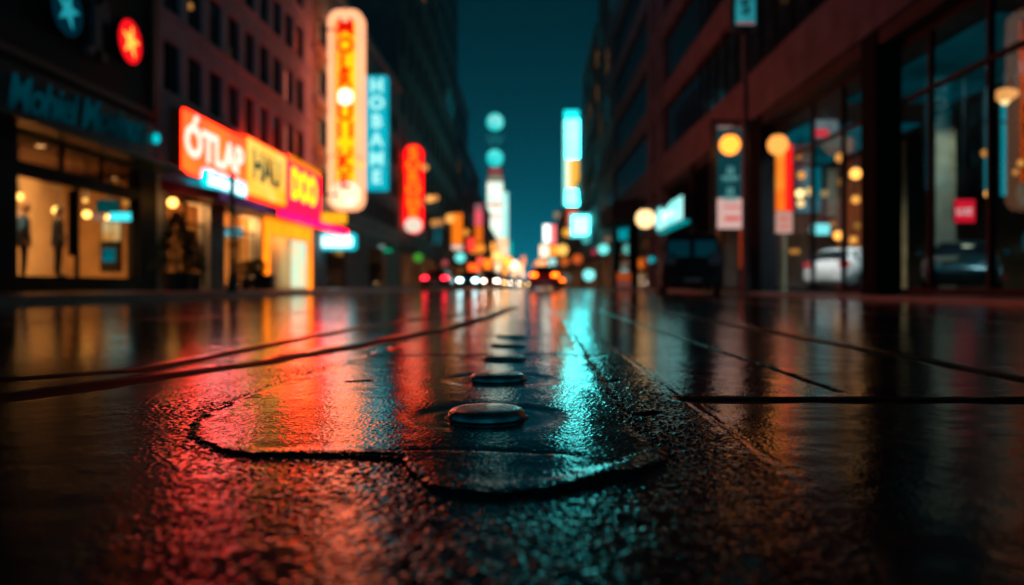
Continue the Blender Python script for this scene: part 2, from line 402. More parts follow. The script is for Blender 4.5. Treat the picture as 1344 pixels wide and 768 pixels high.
# ------------------------------------------------------------------ shared materials
frame_dark = pmat('dark_frame', (.012,.014,.017), .6, spec=.2)
steel = pmat('dark_steel', (.025,.03,.034), .35, metal=.7, scale=20)
pane_dark = pmat('dark_window_glass', (.012,.018,.022), .06, var=.5, scale=.7, bump=.02, spec=.7)
pane_teal = pmat('blue_window_glass', (.012,.04,.05), .05, var=.5, scale=.7, bump=.02, spec=.8)
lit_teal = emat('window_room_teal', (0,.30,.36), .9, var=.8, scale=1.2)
lit_warm = emat('window_room_warm', (1,.42,.10), .5, var=.7, scale=1.5)
cream = pmat('pale_render', (.56,.62,.68), .85, scale=1.3, var=.2, bump=.2, spec=.15)
concrete = pmat('grey_concrete', (.24,.24,.25), .75, scale=1.0, var=.3, bump=.25)
concrete_dark = pmat('dark_concrete', (.08,.085,.09), .75, scale=.8, var=.35, bump=.25)
black_panel = pmat('black_cladding', (.010,.012,.016), .7, scale=2, var=.4)
navy_panel = pmat('navy_fascia', (.02,.05,.075), .35, scale=2, var=.35)
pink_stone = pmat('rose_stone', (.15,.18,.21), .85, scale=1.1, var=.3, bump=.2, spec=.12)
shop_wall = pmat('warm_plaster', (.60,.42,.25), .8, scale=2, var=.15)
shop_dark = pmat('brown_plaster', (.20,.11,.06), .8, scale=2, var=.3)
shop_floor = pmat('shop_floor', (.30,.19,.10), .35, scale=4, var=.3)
clear_glass = glassmat('shop_glass')
GX = -10.5
AMBER = (1.0,.42,.08)

def wall_window(o, x, y0, y1, z0, z1, side, pane, mull=1):
    """one window of a street facade: frame, and its pane as a sub-part. side +1: the facade looks to +x"""
    f = MB(); t = .06; a, b = x - side*.12, x - side*.20
    for (p, q, r_, s_) in ((y0,y0+t,z0,z1),(y1-t,y1,z0,z1),(y0+t,y1-t,z0,z0+t),(y0+t,y1-t,z1-t,z1)): f.box(a,b,p,q,r_,s_)
    for k in range(1, mull+1):
        c = y0 + (y1-y0)*k/(mull+1); f.box(a - side*.01,b,c-.02,c+.02,z0+t,z1-t)
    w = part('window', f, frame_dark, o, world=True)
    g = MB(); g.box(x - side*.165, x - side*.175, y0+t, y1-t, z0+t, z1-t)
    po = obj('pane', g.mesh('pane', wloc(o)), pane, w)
    return w

# ------------------------------------------------------------------ left: black shop
A = thing('shop_building', 'black shop building with a script fascia, tall lit display window and dark upper cladding', 'building', (GX,16,0))
w = MB(); w.wall('x', GX, GX-.35, 9, 21.7, .1, 12, holes=[(15.75,20.75,.42,2.62),(15.75,20.75,2.86,3.42)])
w.box(GX-8, GX-.36, 9, 9.3, .1, 12); part('wall', w, black_panel, A, world=True)
fm = MB(); fm.box(GX+.003, GX+.16, 9, 21.5, 3.62, 4.75, .02); part('fascia', fm, navy_panel, A, world=True)
fm = MB(); fm.box(GX+.003, GX+.75, 9, 21.9, 3.50, 3.60, .01); part('awning_ledge', fm, pmat('ledge_blue',(.03,.09,.11),.3), A, world=True)
fm = MB(); fm.box(GX+.003, GX+.10, 9, 21.6, 4.95, 5.12, .01); fm.box(GX+.003, GX+.10, 21.3, 21.6, 5.12, 11.5, .01); part('trim', fm, pmat('brown_trim',(.10,.085,.075),.5), A, world=True)
t = MB(); text_mb(t, 'Mohiel Movinus', 1.05, face_M((GX+.17, 17.85, 4.28), '+x', R(3.0)), extrude=.02, offset=.012, shear=.30, spacing=.94, wx=.86)
part('lettering', t, emat('fascia_letters', (.0,.10,.14), .34, var=.7, scale=.8, sample=False), A, world=True)
t = MB(); t.ball((GX+.22, 21.2, 4.36), .10, sz=1.5); part('fascia_spotlight', t, emat('fascia_spot', (0,.55,.62), 1.2), A, world=True)
fr = MB()
for y in (15.75, 17.45, 19.1, 20.70): fr.box(GX-.10, GX-.2, y, y+.05, 2.86, 3.42)
for y in (15.75, 18.05, 20.70): fr.box(GX-.10, GX-.2, y, y+.05, .42, 2.62)
fr.box(GX-.10, GX-.2, 15.8, 20.7, .42, .47); fr.box(GX-.10, GX-.2, 15.8, 20.7, 2.57, 2.62)
part('window_frame', fr, frame_dark, A, world=True)
for (y0,y1,z0,z1) in ((15.8,17.45,2.87,3.41),(17.5,19.1,2.87,3.41),(19.15,20.7,2.87,3.41),(15.8,18.05,.47,2.57),(18.1,20.7,.47,2.57)):
    p = MB(); p.box(GX-.145, GX-.155, y0, y1, z0, z1); part('pane', p, clear_glass, A, world=True)
room = MB(); room.box(GX-4.3, GX-4.2, 13, 23, .3, 4); room.box(GX-4.2, GX-.36, 13, 13.1, .3, 4); room.box(GX-4.2, GX-.36, 22.9, 23, .3, 4)
room.box(GX-2.4, GX-2.3, 16.6, 17.0, .36, 3.4); room.box(GX-2.9, GX-2.8, 18.6, 22.8, .36, 3.3)
part('interior_wall', room, shop_wall, A, world=True)
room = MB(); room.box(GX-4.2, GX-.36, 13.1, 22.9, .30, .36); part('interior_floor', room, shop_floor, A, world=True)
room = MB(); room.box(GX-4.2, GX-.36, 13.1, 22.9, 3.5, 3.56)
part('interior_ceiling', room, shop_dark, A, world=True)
# spotlights inside the black shop
def spot(loc, label, r, power, dz=.5, group='ceiling lamps in the display window', col=AMBER, st=3.0):
    t = thing('ceiling_lamp', label, 'lamp', (loc[0],loc[1],loc[2]), group=group)
    a = MB(); a.tube([(0,0,r*.9),(0,0,r*.9+dz)], .012, 6); a.lathe([(.05,r*.9),(.06,r*.9+.05),(.02,r*.9+.08)], n=12); part('rod', a, steel, t)
    g = MB().ball((0,0,0), r); part('globe', g, emat('globe_%d_%d'%(int(power*10), int(col[1]*100)), col, power), t, smooth=True)
    return t
for k, (px, py, Y, r, lab) in enumerate([(25,258,17.2,.085,'ceiling globe lamp above the man at the near end of the display window'),(74.5,276.5,18.6,.10,'ceiling globe lamp over the hooded figure beside the hanging dark panel'),
        (112,263,19.0,.06,'small dim globe lamp just above the dark panel in the shop window'),(114,281.5,19.6,.10,'bright globe lamp right of the hanging dark panel in the shop window'),(143,286,21.0,.10,'bright globe lamp over the orange picture in the shop window')]):
    p = at(px, py, Y); spot(p, lab, r, 7 if r > .07 else 3, dz=3.5-p[2]-r*.9, group='globe lamps in the display window')
for k, (px, py, Y, lab) in enumerate([(53,191,17.6,'amber disc light high in the first transom pane'),(24,201,18.8,'amber disc light low in the first transom pane'),(97,198,18.7,'amber disc light high in the second transom pane'),(110,206,19.6,'amber disc light right in the second transom pane'),
        (94,221,21.2,'dim amber disc light low in the second transom pane'),(153,216,20.6,'amber disc light high in the third transom pane'),(150,234,22.5,'dim amber disc light low in the third transom pane')]):
    p = at(px, py, Y); t = thing('downlight', lab, 'lamp', (p[0], p[1], p[2]), group='disc lights behind the transom panes')
    a = MB().lathe([(.10,-.01),(.11,.0),(.11,.03),(.02,.035)], n=16); a.tube([(0,0,.03),(0,0,3.5-p[2])], .01, 6); part('housing', a, steel, t)
    a = MB().lathe([(.09,-.03),(.095,-.012),(.05,-.011)], n=16); part('lens', a, emat('downlight_lens', (1,.40,.12), 2.2), t)
area_lamp('shop_light', (GX-.42, 18.2, 2.74), (GX-2.9, 18.2, 1.0), 5.0, .16, (1,.41,.12), 175, 170)
area_lamp('shop_light', (GX-2.0, 18.2, 3.46), (GX-2.0, 18.2, 0), 2.2, 5, (1,.46,.14), 260)
# window dressing
d = thing('display_platform', 'low stepped brown platform on the floor of the display window', 'platform', (GX-1.3, 17.9, .36))
a = MB(); a.box(-.7,.7,-.9,1.1,0,.05,.01); part('lower_step', a, shop_dark, d); a = MB(); a.box(-.55,.55,-.7,.9,.05,.11,.01); part('upper_step', a, pmat('wood_step',(.12,.06,.03),.5), d)
p = at(97, 293, 18.0); d = thing('hanging_panel', 'tall dark fabric panel hanging in the shop display window', 'panel', p)
a = MB(); n=9
for i in range(n):
    u0 = -.20+.40*i/n; u1 = -.20+.40*(i+1)/n; o0=.02*math.sin(i*1.9); o1=.02*math.sin((i+1)*1.9)
    a.add([(o0,u0,-.78),(o1,u1,-.78),(o1,u1,.74),(o0,u0,.74),(o0-.02,u0,-.78),(o1-.02,u1,-.78),(o1-.02,u1,.74),(o0-.02,u0,.74)], [(0,1,2,3),(7,6,5,4),(0,4,5,1),(3,2,6,7)])
part('cloth', a, pmat('dark_cloth',(.02,.025,.03),.8), d); a = MB(); a.tube([(0,-.24,.75),(0,.24,.75)], .015, 8); a.tube([(0,0,.75),(0,0,3.5-p[2])], .008, 6); part('rail', a, steel, d)
def wall_card(px0,px1,py0,py1,Y,name,label,cat,mat,edge=frame_dark,facing='x'):
    c = at((px0+px1)/2,(py0+py1)/2,Y); h = (py1-py0)*Y/F; wd = (px1-px0)*Y/F
    t = thing(name, label, cat, c); a = MB(); a.box(-wd/2-.03,wd/2+.03,.0,.05,-h/2-.03,h/2+.03,.006); a.tube([(0,.03,h/2),(0,.03,3.5-c[2])], .008, 6); part('frame', a, edge, t)
    a = MB(); a.box(-wd/2,wd/2,-.012,-.002,-h/2,h/2); part('face', a, mat, t); return t
wall_card(127,155,263,278,20.2,'poster','teal poster hanging high in the shop window','poster',emat('poster_teal',(0,.16,.15),.5,var=.3))
wall_card(144,172,279,290,19.6,'light_box','short glowing cyan light box in the shop window','sign',emat('lightbox_cyan',(.05,.75,.8),1.6,sample=False))
wall_card(135,158,290,316,20.6,'picture','glowing orange picture hanging under the bright shop lamp','picture',emat('picture_orange',(1,.35,.06),.9,col2=(1,.7,.3),scale=2,sample=False))
t = wall_card(133,158,319,356,20.0,'screen_stand','dark framed screen with a teal picture low in the shop window','screen',pmat('screen_dark',(.03,.03,.03),.3))
a = MB(); a.box(-.22,.12,-.02,-.013,-.12,.22); part('screen', a, emat('screen_teal',(0,.25,.28),.8,var=.6,sample=False), t)

# round star signs and the big serif letter
def round_sign(px, py, r, label, dcol, scol, ds, ss, rot):
    Y = -(GX)/ (VX-px)*F; c = at(px,py,Y); t = thing('round_sign', label, 'sign', (GX+.02, Y, c[2]))
    pr = [(r*math.cos(2*PI*i/40), r*math.sin(2*PI*i/40)) for i in range(40)]
    a = MB().prism(pr, -.02, .16, 'x'); part('cabinet', a, frame_dark, t)
    a = MB().prism([(u*.96,v*.96) for u,v in pr], .161, .17, 'x'); part('face', a, emat('star_face_%d'%px, dcol, ds), t)
    a = MB().prism([(u,v) for u,v in star(r*.72,r*.27,5,PI/2+rot)], .172, .19, 'x'); part('star', a, emat('star_mark_%d'%px, scol, ss, sample=False), t)
round_sign(78,13,.60,'round dark teal sign with a cyan star on the black building',(0,.035,.06),(.02,.42,.5),.5,.8,R(-12))
round_sign(162,55,.58,'round glowing red sign with an orange star on the black building',(1,.006,.012),(1,.5,.06),1.3,1.6,R(-8))
c = at(122,36,-GX/(VX-122)*F); t = thing('letter_sign','large dull grey serif letter I between the two star signs','sign',(GX+.02,c[1],c[2]))
a = MB(); a.box(0,.12,-.16,.16,-.75,.75); a.box(0,.12,-.42,.42,-.75,-.55); a.box(0,.12,-.42,.42,.55,.75); a.box(.0,.12,.16,.55,.25,.56); part('letter', a, pmat('grey_letter',(.22,.22,.24),.5), t)
a = MB(); a.box(-.02,0,-.5,.6,-.8,.8); part('backing', a, black_panel, t)

# ------------------------------------------------------------------ left: cream building
B = thing('pale_building', 'pale rendered office building with a grid of tall dark windows and shops below', 'building', (GX,29,0))
cols = [22.1+1.6*i for i in range(9)]; rows = [(5.98,7.50),(8.38,9.95),(10.85,12.4),(13.3,14.8)]
ground = [(22.3,25.3,.15,2.9),(26.6,30.0,.3,2.9),(30.6,36.6,.15,2.65)]
w = MB(); w.wall('x', GX, GX-.35, 21.72, 37.5, .1, 17, holes=[(y,y+1.15,a,b) for y in cols for a,b in rows]+ground)
w.box(GX-9, GX-.36, 37.2, 37.5, .1, 17); w.box(GX-9, GX-.36, 21.72, 22.0, 4.1, 17); part('wall', w, cream, B, world=True)
s = MB()
for z in (5.80, 8.18, 10.66, 13.1, 15.4): s.box(GX+.003, GX+.07, 21.72, 37.5, z, z+.13, .01)
s.box(GX-.4, GX+.3, 21.72, 37.6, 17.0, 17.25, .02); part('cornice', s, cream, B, world=True)
for r_, (a, b) in enumerate(rows):
    for k, y in enumerate(cols):
        m = pane_teal if (r_ == 0 and k > 1 and k < 5) or rng.random() < .2 else pane_dark
        wall_window(B, GX, y, y+1.15, a, b, 1, m, mull=0 if (r_+k) % 3 else 1)
c = MB(); c.box(GX-.17+.02, GX-.02, 23.7+.25, 23.7+.40, 9.0, 9.16); part('lit_curtain_gap', c, lit_warm, B, world=True)
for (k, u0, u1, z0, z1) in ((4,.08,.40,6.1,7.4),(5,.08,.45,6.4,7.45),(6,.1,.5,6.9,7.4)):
    c = MB(); c.box(GX-.16, GX-.15, cols[k]+u0, cols[k]+u1, z0, z1); part('pane_reflection', c, emat('reflection_teal',(.0,.36,.42),.7,var=.5,scale=2,sample=False), B, world=True)  # glowing strips paint teal reflections onto the panes
# shop fronts under the canopy
rm = MB(); rm.box(GX-5.1, GX-5, 22, 37.2, .1, 4); rm.box(GX-5, GX-.36, 26.1, 26.3, .1, 3.3); rm.box(GX-5, GX-.36, 30.2, 30.4, .1, 3.3); rm.box(GX-5, GX-.36, 22.01, 22.1, .1, 3.3)
rm.box(GX-1.8, GX-1.6, 23.6, 24.2, .18, 2.6); part('interior_wall', rm, pmat('amber_plaster',(.55,.33,.15),.8,scale=2), B, world=True)
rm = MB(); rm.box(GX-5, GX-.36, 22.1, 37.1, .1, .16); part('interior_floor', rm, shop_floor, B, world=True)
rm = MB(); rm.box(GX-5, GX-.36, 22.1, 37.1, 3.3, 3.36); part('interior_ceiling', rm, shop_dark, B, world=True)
fr = MB()
for y in (22.3, 23.8, 25.24): fr.box(GX-.12, GX-.2, y, y+.07, .15, 2.9)
for y in (26.6, 28.2, 29.93): fr.box(GX-.12, GX-.2, y, y+.07, .3, 2.9)
fr.box(GX-.12, GX-.2, 22.37, 25.24, 2.2, 2.27); fr.box(GX-.12, GX-.2, 26.67, 29.93, 2.25, 2.32); part('window_frame', fr, frame_dark, B, world=True)
for (y0,y1,z0,z1) in ((22.37,25.24,.15,2.2),(26.67,29.93,.3,2.25)):
    p = MB(); p.box(GX-.155, GX-.165, y0, y1, z0, z1); part('pane', p, clear_glass, B, world=True)
dr = MB(); dr.box(GX-.05, GX+.02, 25.45, 26.45, .13, 2.45, .01); do = part('door', dr, pmat('brown_door',(.05,.025,.015),.5), B, world=True)
hd = MB(); hd.tube([(GX+.06,26.3,.9),(GX+.06,26.3,1.4)], .02, 8); obj('handle', hd.mesh('handle', wloc(B)), steel, do)
# the bright entrance with its yellow surround
e = MB(); e.wall('x', GX+.16, GX-.1, 30.5, 36.9, .13, 3.1, holes=[(30.75,36.65,.13,2.42)]); part('entrance_surround', e, emat('surround_yellow',(1,.20,.005),3,var=.25,scale=.8), B, world=True)
e = MB(); e.box(GX-.75, GX-.65, 30.5, 37.0, .16, 3.2); e.box(GX-.65, GX-.36, 36.9, 37.0, .16, 3.2); part('entrance_wall', e, shop_wall, B, world=True)
e = MB(); e.box(GX-.16, GX-.02, 34.6, 36.5, .2, 2.35, .02); part('light_panel', e, emat('panel_white',(1,.80,.45),1.2,col2=(.6,.95,.7),scale=.7), B, world=True)
area_lamp('entrance_light', (GX-.24, 33.2, 2.55), (GX-.6, 33.2, 1.2), 4.6, .2, (1,.44,.11), 48, 170)
area_lamp('shop_light', (GX-2.6, 24, 3.25), (GX-2.6, 24, 0), 2.4, 2, (1,.42,.12), 70)
area_lamp('shop_light', (GX-.45, 28.3, 2.8), (GX-4, 29.6, 1.0), 3.0, .2, (1,.42,.11), 150, 170)
area_lamp('shop_light', (GX-.45, 23.8, 2.8), (GX-4, 25.2, 1.0), 2.6, .2, (1,.38,.10), 60, 170)
area_lamp('shop_light', (GX-2.6, 28.3, 3.25), (GX-2.6, 28.3, 0), 2.4, 2, (1,.45,.13), 240)
# canopy
cn = MB(); cn.prism([(GX+.004,3.0),(GX+1.7,2.72),(GX+1.7,3.02),(GX+.004,3.32)], 21.9, 37.4, 'y'); cano = part('canopy', cn, pmat('canopy_red',(.25,.02,.05),.35), B, world=True)
ls = MB(); ls.box(GX+1.703, GX+1.76, 27.0, 37.4, 2.76, 3.0, .01); obj('led_strip', ls.mesh('led_strip', wloc(B)), emat('led_magenta',(1,.0006,.02),17,var=.25,scale=.3), cano)
ls = MB(); ls.box(GX+1.703, GX+1.76, 21.9, 26.99, 2.76, 3.0, .01); obj('led_strip', ls.mesh('led_strip', wloc(B)), emat('led_dim',(.18,.06,.22),.5,var=.6,scale=.6), cano)

# sign panels above the canopy
def panel(name, label, y0, y1, z0, z1, bodies, face_mat, x0=GX+.05, dep=.32, rim=frame_dark, rad=.10):
    t = thing(name, label, 'sign', (x0, (y0+y1)/2, (z0+z1)/2)); wv, h = y1-y0, z1-z0
    a = MB().prism(round_rect(wv, h, rad), 0, dep, 'x'); part('cabinet', a, rim, t)
    a = MB().prism(round_rect(wv-.08, h-.08, rad), dep+.002, dep+.02, 'x'); part('face', a, face_mat, t)
    for (body, size, dy, dz, off, sh, wx, mat, sp) in bodies:
        b = MB(); text_mb(b, body, size, face_M((dep+.03, dy, dz), '+x'), extrude=.006, offset=off, shear=sh, wx=wx, spacing=sp); part('lettering', b, mat, t)
    return t
white_hot = emat('letters_white', (1,.62,.50), 2.1, sample=False)
panel('lit_sign', 'orange lit sign with thick white rounded letters reading ÓTLAP above the canopy', 22.42, 27.5, 3.62, 5.55,
      [('OTLAP', 1.30, -.05, .02, .05, 0, 1.16, white_hot, 1.0)], emat('face_orange',(1,.012,.003),15,col2=(1,.022,.002),scale=.5), rim=pmat('rim_orange',(.5,.1,.02),.4))
a = MB(); a.prism([(-1.95,.50),(-1.72,.50),(-1.40,.86),(-1.66,.90)],.352,.366,'x'); part('accent', a, white_hot, bpy.data.objects['lit_sign'])
t = thing('neon_sign', 'cyan glowing script sign hung under the orange lit panel', 'sign', (GX+.42, 25.45, 3.66))
a = MB().prism(round_rect(3.7, .62, .28), 0, .10, 'x'); part('cabinet', a, emat('neon_cyan',(0,.62,.75),1.8), t)
b = MB(); text_mb(b, 'Sorine Póne', .62, face_M((.12,0,0), '+x'), extrude=.006, offset=.022, shear=.2, wx=1.0); part('lettering', b, emat('neon_white',(.75,1,1),3.0,sample=False), t)
panel('lit_sign', 'yellow lit square sign with dark green letters HAU above the canopy', 27.66, 32.15, 3.60, 5.72,
      [('HAU', 1.55, -.1, .08, .05, 0, 1.0, emat('letters_green',(.0,.13,.10),.5,sample=False), .98)], emat('face_yellow',(1,.60,.11),1.6,col2=(1,.42,.02),scale=.6), rim=emat('rim_glow_orange',(1,.02,.001),7))
t = panel('lit_sign', 'red lit sign with big solid yellow letters nearest the pale building corner', 32.3, 37.45, 3.20, 5.90,
      [('DOO', 1.75, -.05, .12, .10, 0, 1.0, emat('letters_yellow',(1,.19,.003),7,sample=False), .86)], emat('face_red',(1,.001,.008),15), rim=emat('rim_red',(1,.01,.01),1.2))
a = MB(); a.box(.345,.42,-2.5,2.5,1.05,1.32,.03); part('light_bar', a, emat('bar_orange',(1,.22,.01),1.3,sample=False), t)
p = at(438.5,286.5,37.3); t = thing('small_sign','small amber lit box sign below the tall marquee sign','sign',p)
a = MB().prism(round_rect(1.30,.60,.1), 0,.25,'y'); part('cabinet', a, frame_dark, t); a = MB().prism(round_rect(1.24,.54,.1), -.02,-.002,'y'); part('face', a, emat('face_amber',(1,.38,.01),1.5), t)
a = MB(); a.tube([(-.6,.12,.2),(-2.5,.12,.2)],.03,8); part('bracket', a, steel, t)
p = at(441.5,317,39.2); t = thing('light_box','wide glowing cyan white light box beside the canopy end','sign',p)
a = MB().prism(round_rect(2.0,.86,.2), 0,.25,'y'); part('cabinet', a, emat('box_cyan_rim',(0,.6,.72),1.4), t); a = MB().prism(round_rect(1.7,.58,.2), -.02,-.002,'y'); part('face', a, emat('face_ice',(.62,1,1),2.3), t)
a = MB(); a.tube([(-.9,.12,.2),(-1.6,.12,.2)],.03,8); part('bracket', a, steel, t)

# post on the kerb, potted shrubs, shop lamp
t = thing('post', 'slim dark steel post standing at the kerb before the lit shops', 'post', (at(305,380,16.9)[0],16.9,.125))
a = MB().lathe([(.14,0),(.14,.03),(.11,.06),(.095,.35),(.075,.38),(.07,.75),(.058,.78),(.055,2.55),(.065,2.57),(.065,2.6),(.05,2.66),(.01,2.68)], n=20); part('shaft', a, steel, t, smooth=False)
a = MB().lathe([(.080,.98),(.085,1.0),(.085,1.05),(.08,1.07)], n=20); part('collar', a, steel, t)
leafm = pmat('dark_leaf',(.05,.09,.03),.5,var=.5,scale=8); potm = pmat('dark_planter',(.03,.03,.032),.5)
def shrub(loc, h, r, label, n, seed, group=None, pot=.5, cone=True):
    rg = random.Random(seed); t = thing('potted_shrub', label, 'plant', loc, group=group)
    a = MB().lathe([(r*.55,0),(r*.7,pot*.95),(r*.76,pot*.95),(r*.76,pot),(r*.62,pot),(r*.6,pot-.06)], n=20); part('pot', a, potm, t)
    a = MB().tube([(0,0,pot-.1),(.02,.01,pot+h*.35),(0,0,pot+h*.8)], .035, 8, .012); part('stem', a, pmat('bark',(.06,.04,.03),.8), t)
    a = MB()
    for k in range(n):
        z = rg.random(); rad = r*((1-z)**.75*.95+.06 if cone else math.sqrt(max(.02, 1-(2*z-1)**2)))*(.45+.65*rg.random()); th = rg.random()*2*PI
        c = Vector((rad*math.cos(th), rad*math.sin(th), pot+.04+h*z)); s = .05+.07*rg.random()
        d = Vector((math.cos(th)+rg.uniform(-.5,.5), math.sin(th)+rg.uniform(-.5,.5), rg.uniform(-.3,.9))).normalized(); q = d.cross(Vector((rg.uniform(-1,1),rg.uniform(-1,1),rg.uniform(-1,1)))).normalized()
        a.add([c-d*s, c+q*s*.4, c+d*s, c-q*s*.4], [(0,1,2,3)])
    part('foliage', a, leafm, t)
shrub((-9.35,20.4,.125), 1.55, .62, 'tall cone shaped shrub in a dark pot beside the black shop', 900, 1)
shrub((-9.6,21.9,.125), 1.15, .42, 'thinner dark shrub in a pot behind the cone shaped one', 420, 2)
shrub(at(323,377,26.5)[:2]+(.125,), .55, .30, 'small potted bush outside the shop, nearer the post', 260, 3, pot=.42, cone=False)
shrub(at(338,377,27.0)[:2]+(.125,), .62, .30, 'small potted bush outside the shop, nearer the bright entrance', 260, 4, pot=.42, cone=False)
t = thing('planter_box', 'square dark planter box at the edge of the bright entrance', 'planter', at(350,375,27.5)[:2]+(.125,))
a = MB(); a.wall('y',-.22,-.19,-.24,.24,0,.55); a.wall('y',.19,.22,-.24,.24,0,.55); a.wall('x',-.24,-.21,-.19,.19,0,.55); a.wall('x',.21,.24,-.19,.19,0,.55); part('box', a, potm, t)
a = MB(); a.box(-.2,.2,-.18,.18,.02,.5); part('soil', a, pmat('soil',(.03,.02,.015),.9), t)
p = at(226.5,266,21.6); spot((p[0],p[1],p[2]), 'amber globe lamp hanging under the dim end of the canopy', .13, 7, dz=2.95-p[2], group=None)
p = at(305,304,26); t = wall_card(296,318,299,310,29.4,'light_box','small pale cyan light box seen behind the kerb post','sign',emat('lightbox_pale',(.2,.7,.75),1.1,sample=False))

# ------------------------------------------------------------------ left: grey building with the marquee sign
Cb = thing('grey_building', 'blue grey concrete building with banded windows behind the tall marquee sign', 'building', (GX,50,0))
ccols = [38.6+2.4*i for i in range(10)]; crows = [(4.9,6.3),(7.5,8.9),(10.1,11.5),(12.7,14.1)]
gh = [(40,45,.15,3.0),(51,57.5,.15,2.9)]
w = MB(); w.wall('x', GX, GX-.35, 37.52, 63, .1, 16.2, holes=[(y,y+2.0,a,b) for y in ccols for a,b in crows]+gh); w.box(GX-9,GX-.36,37.52,37.8,.1,16.2); part('wall', w, concrete, Cb, world=True)
s = MB(); s.box(GX-.4,GX+.35,37.52,63.1,16.2,16.6,.03)
for z in (3.6,6.75,9.35,11.95): s.box(GX+.003,GX+.15,37.52,63,z,z+.3,.02)
part('cornice', s, pmat('light_concrete',(.36,.36,.37),.7,scale=1), Cb, world=True)
for a, b in crows:
    for k, y in enumerate(ccols): wall_window(Cb, GX, y, y+2.0, a, b, 1, pane_teal if rng.random()<.3 else pane_dark, 1)
rm = MB(); rm.box(GX-4.1,GX-4,38,62.8,.1,3.3); rm.box(GX-4,GX-.36,48,48.2,.1,3.3); rm.box(GX-4,GX-.36,38,62.8,.05,.14); rm.box(GX-4,GX-.36,38,62.8,3.3,3.36); part('interior_wall', rm, pmat('amber_plaster',(.55,.33,.15),.8), Cb, world=True)
p_ = MB(); p_.box(GX-.15,GX-.16,51,57.5,.15,2.9); part('pane', p_, clear_glass, Cb, world=True)
p_ = MB(); p_.box(GX-.15,GX-.16,40,45,.15,3.0); part('pane', p_, pane_dark, Cb, world=True)
area_lamp('shop_light', (GX-2,54,3.2), (GX-2,54,0), 3, 4, (1,.42,.12), 200)
p = at(505,326,52); t = thing('small_sign','small green lit sign over the lit shop of the grey building','sign',p); a = MB(); a.box(-.5,.5,0,.2,-.28,.28,.05); part('cabinet',a,frame_dark,t)
a = MB(); a.box(-.42,.0,-.02,-.002,-.0,.24); part('pale_face',a,emat('pale_grey',(.4,.5,.5),.5),t); a = MB(); a.box(-.1,.46,-.02,-.002,-.25,-.02); part('face',a,emat('face_green',(0,.45,.22),.8),t); a=MB(); a.tube([(-.5,.1,0),(-1.3,.1,0)],.03,8); part('bracket',a,steel,t)

# vertical blade signs
def blade(px0,px1,py0,py1,Y,name,label,rim_mat,face_mat,rad=.3,inset=.2,dep=.45,wall_x=GX,cap=None,sidepanel=None):
    c = at((px0+px1)/2,(py0+py1)/2,Y); wd=(px1-px0)*Y/F; h=(py1-py0)*Y/F
    t = thing(name,label,'sign',c)
    a = MB().prism(round_rect(wd,h,min(rad,wd/2-.01)),0,dep,'y'); part('cabinet',a,rim_mat,t)
    if face_mat: a = MB().prism(round_rect(wd-2*inset,h-2*inset-(cap or 0),max(.03,min(rad-inset,wd/2-inset-.01)) if rad>inset else .05,cz=(cap or 0)/2),-.03,-.002,'y'); part('face',a,face_mat,t)
    a = MB(); sx = -1 if wall_x < c[0] else 1
    for z in (-h*.35,h*.35): a.tube([(sx*wd*.45,dep/2,z),(wall_x-c[0]+sx*.05,dep/2,z)],.06,8)
    part('bracket',a,steel,t); return t,c,wd,h
def letters(t, rows, x, size, mat, wx=1.0, off=0.02, y=-.04):
    b = MB()
    for ch, z in rows: text_mb(b, ch, size, face_M((x,y,z),'-y'), extrude=.008, offset=off, wx=wx)
    return part('lettering', b, mat, t)
Y=40.0
t,c,wd,h = blade(430,477,12,276,Y,'marquee_sign','tall cream bordered marquee sign with red letters on amber, the highest on the left',emat('marquee_cream',(1,.44,.20),1.7,col2=(1,.38,.20),scale=.4),None,rad=.62,dep=.6)
a = MB(); a.box(-.54,.54,-.05,-.002,-3.75,4.60); part('face',a,emat('marquee_amber',(1,.12,.001),8,col2=(1,.09,.001),scale=.5),t)
a = MB(); a.box(-.46,.46,-.075,-.052,4.05,4.60); a.add([(-.46,-.075,4.05),(-.46,-.075,3.70),(-.22,-.075,4.05)],[(0,1,2)]); a.add([(.46,-.075,4.05),(.46,-.075,3.70),(.22,-.075,4.05)],[(0,2,1)]); part('red_top',a,emat('marquee_red',(1,.006,.004),1.1,sample=False),t)
zz = lambda py: CAM_H-(py-VY)/F*Y - c[2]
letters(t,[('H',zz(37)),('O',zz(61)),('L',zz(84)),('R',zz(106)),('U',zz(149)),('I I',zz(172)),('. .',zz(190)),('K',zz(214)),('E',zz(238))],0,1.16,emat('marquee_letter',(1,.012,.002),.75,sample=False),wx=1.0,off=.05,y=-.085)
a = MB().lathe([(.001,0),(.30,.02),(.41,.08),(.43,.14)],n=28); m_=a.mesh('bulb'); 
for v in m_.vertices: v.co = Vector((v.co.x, v.co.z-.2, v.co.y+zz(127.5)))
obj('bulb',m_,emat('marquee_bulb',(1,.85,.62),2.4),t)
a = MB().prism(round_rect(1.5,1.25,.5,cz=-4.45),-.05,-.002,'y'); part('foot_panel',a,emat('marquee_foot',(1,.80,.55),2.0,col2=(1,.62,.35),scale=1.4),t)
Y=49.0
t,c,wd,h = blade(480,509,99,250,Y,'blade_sign','turquoise vertical sign with pale block letters beside the tall marquee',emat('blade_teal_rim',(0,.40,.52),1.0),emat('blade_teal',(0,.42,.52),1.4,var=.15),rad=.12,inset=.10)
letters(t,[(ch,CAM_H-(py-VY)/F*Y-c[2]) for ch,py in zip('HOBAME',(113,136,160,184,209,233))],0,1.15,emat('blade_ice',(.42,.98,.95),1.2,sample=False),wx=1.0,off=.05)
Y=66.0
t,c,wd,h = blade(530,555,190,306,Y,'blade_sign','red vertical sign with amber lettering and a white rounded foot',emat('blade_red',(1,.004,.006),2.6),None,rad=.75)
